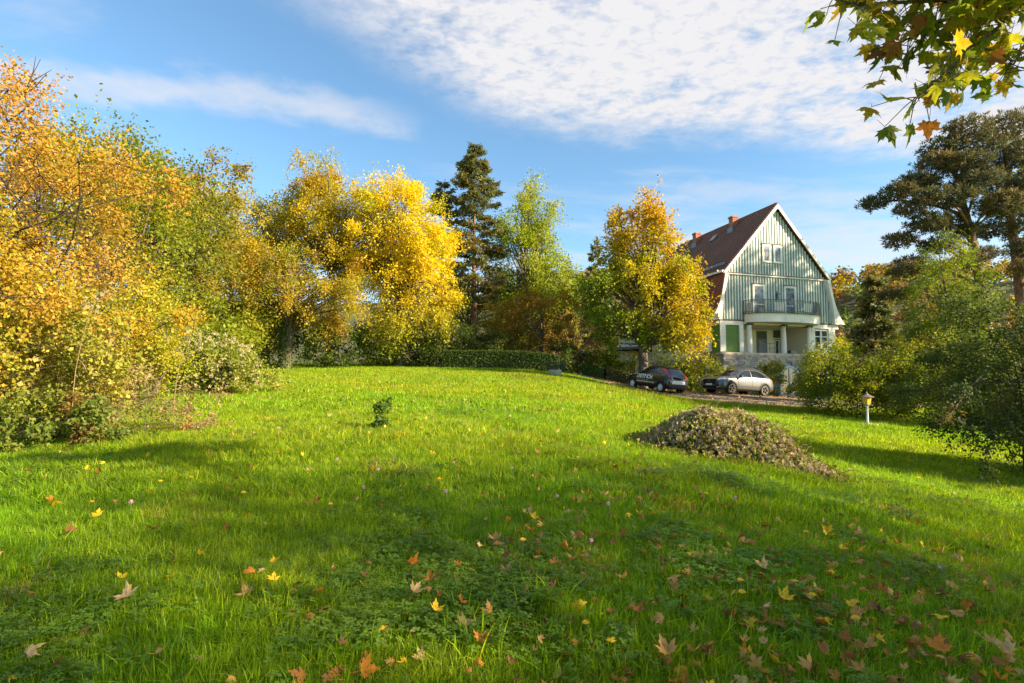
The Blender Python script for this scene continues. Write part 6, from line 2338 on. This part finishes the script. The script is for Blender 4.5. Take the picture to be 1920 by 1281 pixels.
def make_grass():
    g = np.random.default_rng(200)
    bands = [(1.9, 3.6, 620), (3.6, 5.5, 430), (5.5, 8.5, 190), (8.5, 13, 110), (13, 21, 40), (21, 46, 22)]
    Pos, Rot, Scl, Tint, Idx = [], [], [], [], []
    f, k = np.array(DRIVE_FRONT), np.array(DRIVE_BACK)
    for bi, (y0, y1, dens) in enumerate(bands):
        w = 1.05 * y1 + 1.5
        n = int(2 * w * (y1 - y0) * dens)
        y = g.uniform(y0, y1, n)
        x = g.uniform(-w, w, n)
        ok = (np.abs(x) < 1.0 * y + 1.2)
        # not on the drive, not under the heap, not behind the far shrubs
        fy = np.interp(x, f[:, 0], f[:, 1], left=99)
        by_ = np.interp(x, k[:, 0], k[:, 1], left=99)
        ok &= ~((y > fy + g.normal(0, .25, n)) & (y < by_ + .5) & (x > 4.6))
        ok &= ~((((x - PX) / 1.9) ** 2 + ((y - PY) / 1.15) ** 2) < .85)
        ok &= ~((x > 9) & (y > 38)) & ~((x > 5) & (y > 39)) & ~((x < -12) & (y < 14)) & ~((x < 5) & (x > -6) & (y > 38.5))
        x, y = x[ok], y[ok]
        n = len(x)
        clv = .75 * g.normal(0, .35, n) + vnoise(x, y, 1.6, 3) + .5 * vnoise(x, y, 5, 4) + .35 * np.exp(-((x - 2.0) / 1.5) ** 2 - ((y - 4) / 1.6) ** 2) + .3 * np.exp(-((y - 2.9) / .6) ** 2)
        hgt = 1 + .32 * vnoise(x, y, 1.1, 6) + .22 * vnoise(x, y, 4.2, 7)
        dry = np.clip(.5 + .55 * vnoise(x, y, .55, 8) + .3 * vnoise(x, y, 2.3, 9), 0, 1)
        if bi < 2:
            idx = np.where((clv > .50) & (g.random(n) < .62), 2, g.integers(0, 2, n))
        elif bi < 4:
            idx = np.where((clv > .62) & (g.random(n) < .55), 5, g.integers(3, 5, n))
        else:
            idx = g.integers(6, 8, n)
        idx = np.where((g.random(n) < .012) & (bi < 4), 8, idx)
        # taller weedy clumps before the cars and along the edge of the drive
        cl = np.exp(-((x - 6.2) / 1.6) ** 2 - ((y - 25.5) / 2.0) ** 2) + .8 * np.exp(-((x - 1.0) / 1.2) ** 2 - ((y - 27) / 1.2) ** 2) + .7 * np.exp(-((x - 11) / 3) ** 2 - ((y - 26.2) / .8) ** 2)
        if bi >= 4:
            idx = np.where(g.random(n) < cl * .7, 9, idx)
        s = hgt * g.uniform(.7, 1.25, n)
        gr = np.array([.80, .98, .85])[None] * (1 - dry[:, None]) + np.array([1.25, 1.04, .9])[None] * dry[:, None]
        gr = gr * g.uniform(.78, 1.22, (n, 1)) * (1 + .16 * vnoise(x, y, 1.9, 12) + .12 * vnoise(x, y, 6.0, 13))[:, None]
        straw = (vnoise(x, y, 2.6, 14) + .6 * vnoise(x, y, 7, 15) > .62) & (g.random(n) < .45)
        gr = np.where(straw[:, None], np.array([1.9, 1.15, 5.0])[None] * g.uniform(.7, 1.1, (n, 1)), gr)
        Pos.append(np.stack([x, y, H(x, y)], -1))
        Rot.append(np.stack([g.normal(0, .1, n), g.normal(0, .1, n), g.uniform(0, 6.283, n)], -1))
        Scl.append(np.stack([s * g.uniform(.85, 1.15, n), s, s], -1))
        Tint.append(gr)
        Idx.append(idx)
    Pos, Rot, Scl, Tint, Idx = map(np.concatenate, (Pos, Rot, Scl, Tint, Idx))
    n = len(Pos)
    me = bpy.data.meshes.new('grass')
    me.vertices.add(n)
    me.vertices.foreach_set('co', Pos.astype(np.float32).ravel())
    for nm, arr in (('rot', Rot), ('scl', Scl)):
        a = me.attributes.new(nm, 'FLOAT_VECTOR', 'POINT')
        a.data.foreach_set('vector', arr.astype(np.float32).ravel())
    a = me.attributes.new('tint', 'FLOAT_COLOR', 'POINT')
    a.data.foreach_set('color', np.concatenate([Tint, np.ones((n, 1))], 1).astype(np.float32).ravel())
    a = me.attributes.new('kind', 'INT', 'POINT')
    a.data.foreach_set('value', Idx.astype(np.int32))
    o = bpy.data.objects.new('grass', me)
    COL.objects.link(o)
    tag(o, 'green lawn grass with clover, bright where the sun falls', 'grass', kind='stuff')
    ng = bpy.data.node_groups.new('grass_scatter', 'GeometryNodeTree')
    ng.interface.new_socket('Geometry', in_out='INPUT', socket_type='NodeSocketGeometry')
    ng.interface.new_socket('Geometry', in_out='OUTPUT', socket_type='NodeSocketGeometry')
    gi, go = ng.nodes.new('NodeGroupInput'), ng.nodes.new('NodeGroupOutput')
    jn = ng.nodes.new('GeometryNodeJoinGeometry')

    def named(nm, dt):
        q = ng.nodes.new('GeometryNodeInputNamedAttribute')
        q.data_type = dt
        q.inputs[0].default_value = nm
        return q.outputs[0]
    rot, scl, knd = named('rot', 'FLOAT_VECTOR'), named('scl', 'FLOAT_VECTOR'), named('kind', 'INT')
    er = ng.nodes.new('FunctionNodeEulerToRotation')
    ng.links.new(rot, er.inputs[0])
    for i, tobj in enumerate(TUFTS):
        oi = ng.nodes.new('GeometryNodeObjectInfo')
        oi.inputs[0].default_value = tobj
        oi.inputs['As Instance'].default_value = True
        cm = ng.nodes.new('FunctionNodeCompare')
        cm.data_type = 'INT'
        cm.operation = 'EQUAL'
        ng.links.new(knd, cm.inputs['A'] if cm.inputs['A'].type == 'INT' else [s for s in cm.inputs if s.name == 'A' and s.type == 'INT'][0])
        [s for s in cm.inputs if s.name == 'B' and s.type == 'INT'][0].default_value = i
        ip = ng.nodes.new('GeometryNodeInstanceOnPoints')
        ng.links.new(gi.outputs[0], ip.inputs['Points'])
        ng.links.new(cm.outputs[0], ip.inputs['Selection'])
        ng.links.new(oi.outputs['Geometry'], ip.inputs['Instance'])
        ng.links.new(er.outputs[0], ip.inputs['Rotation'])
        ng.links.new(scl, ip.inputs['Scale'])
        ng.links.new(ip.outputs[0], jn.inputs[0])
    ng.links.new(jn.outputs[0], go.inputs[0])
    md = o.modifiers.new('scatter', 'NODES')
    md.node_group = ng
    print('grass tufts', n)


make_grass()
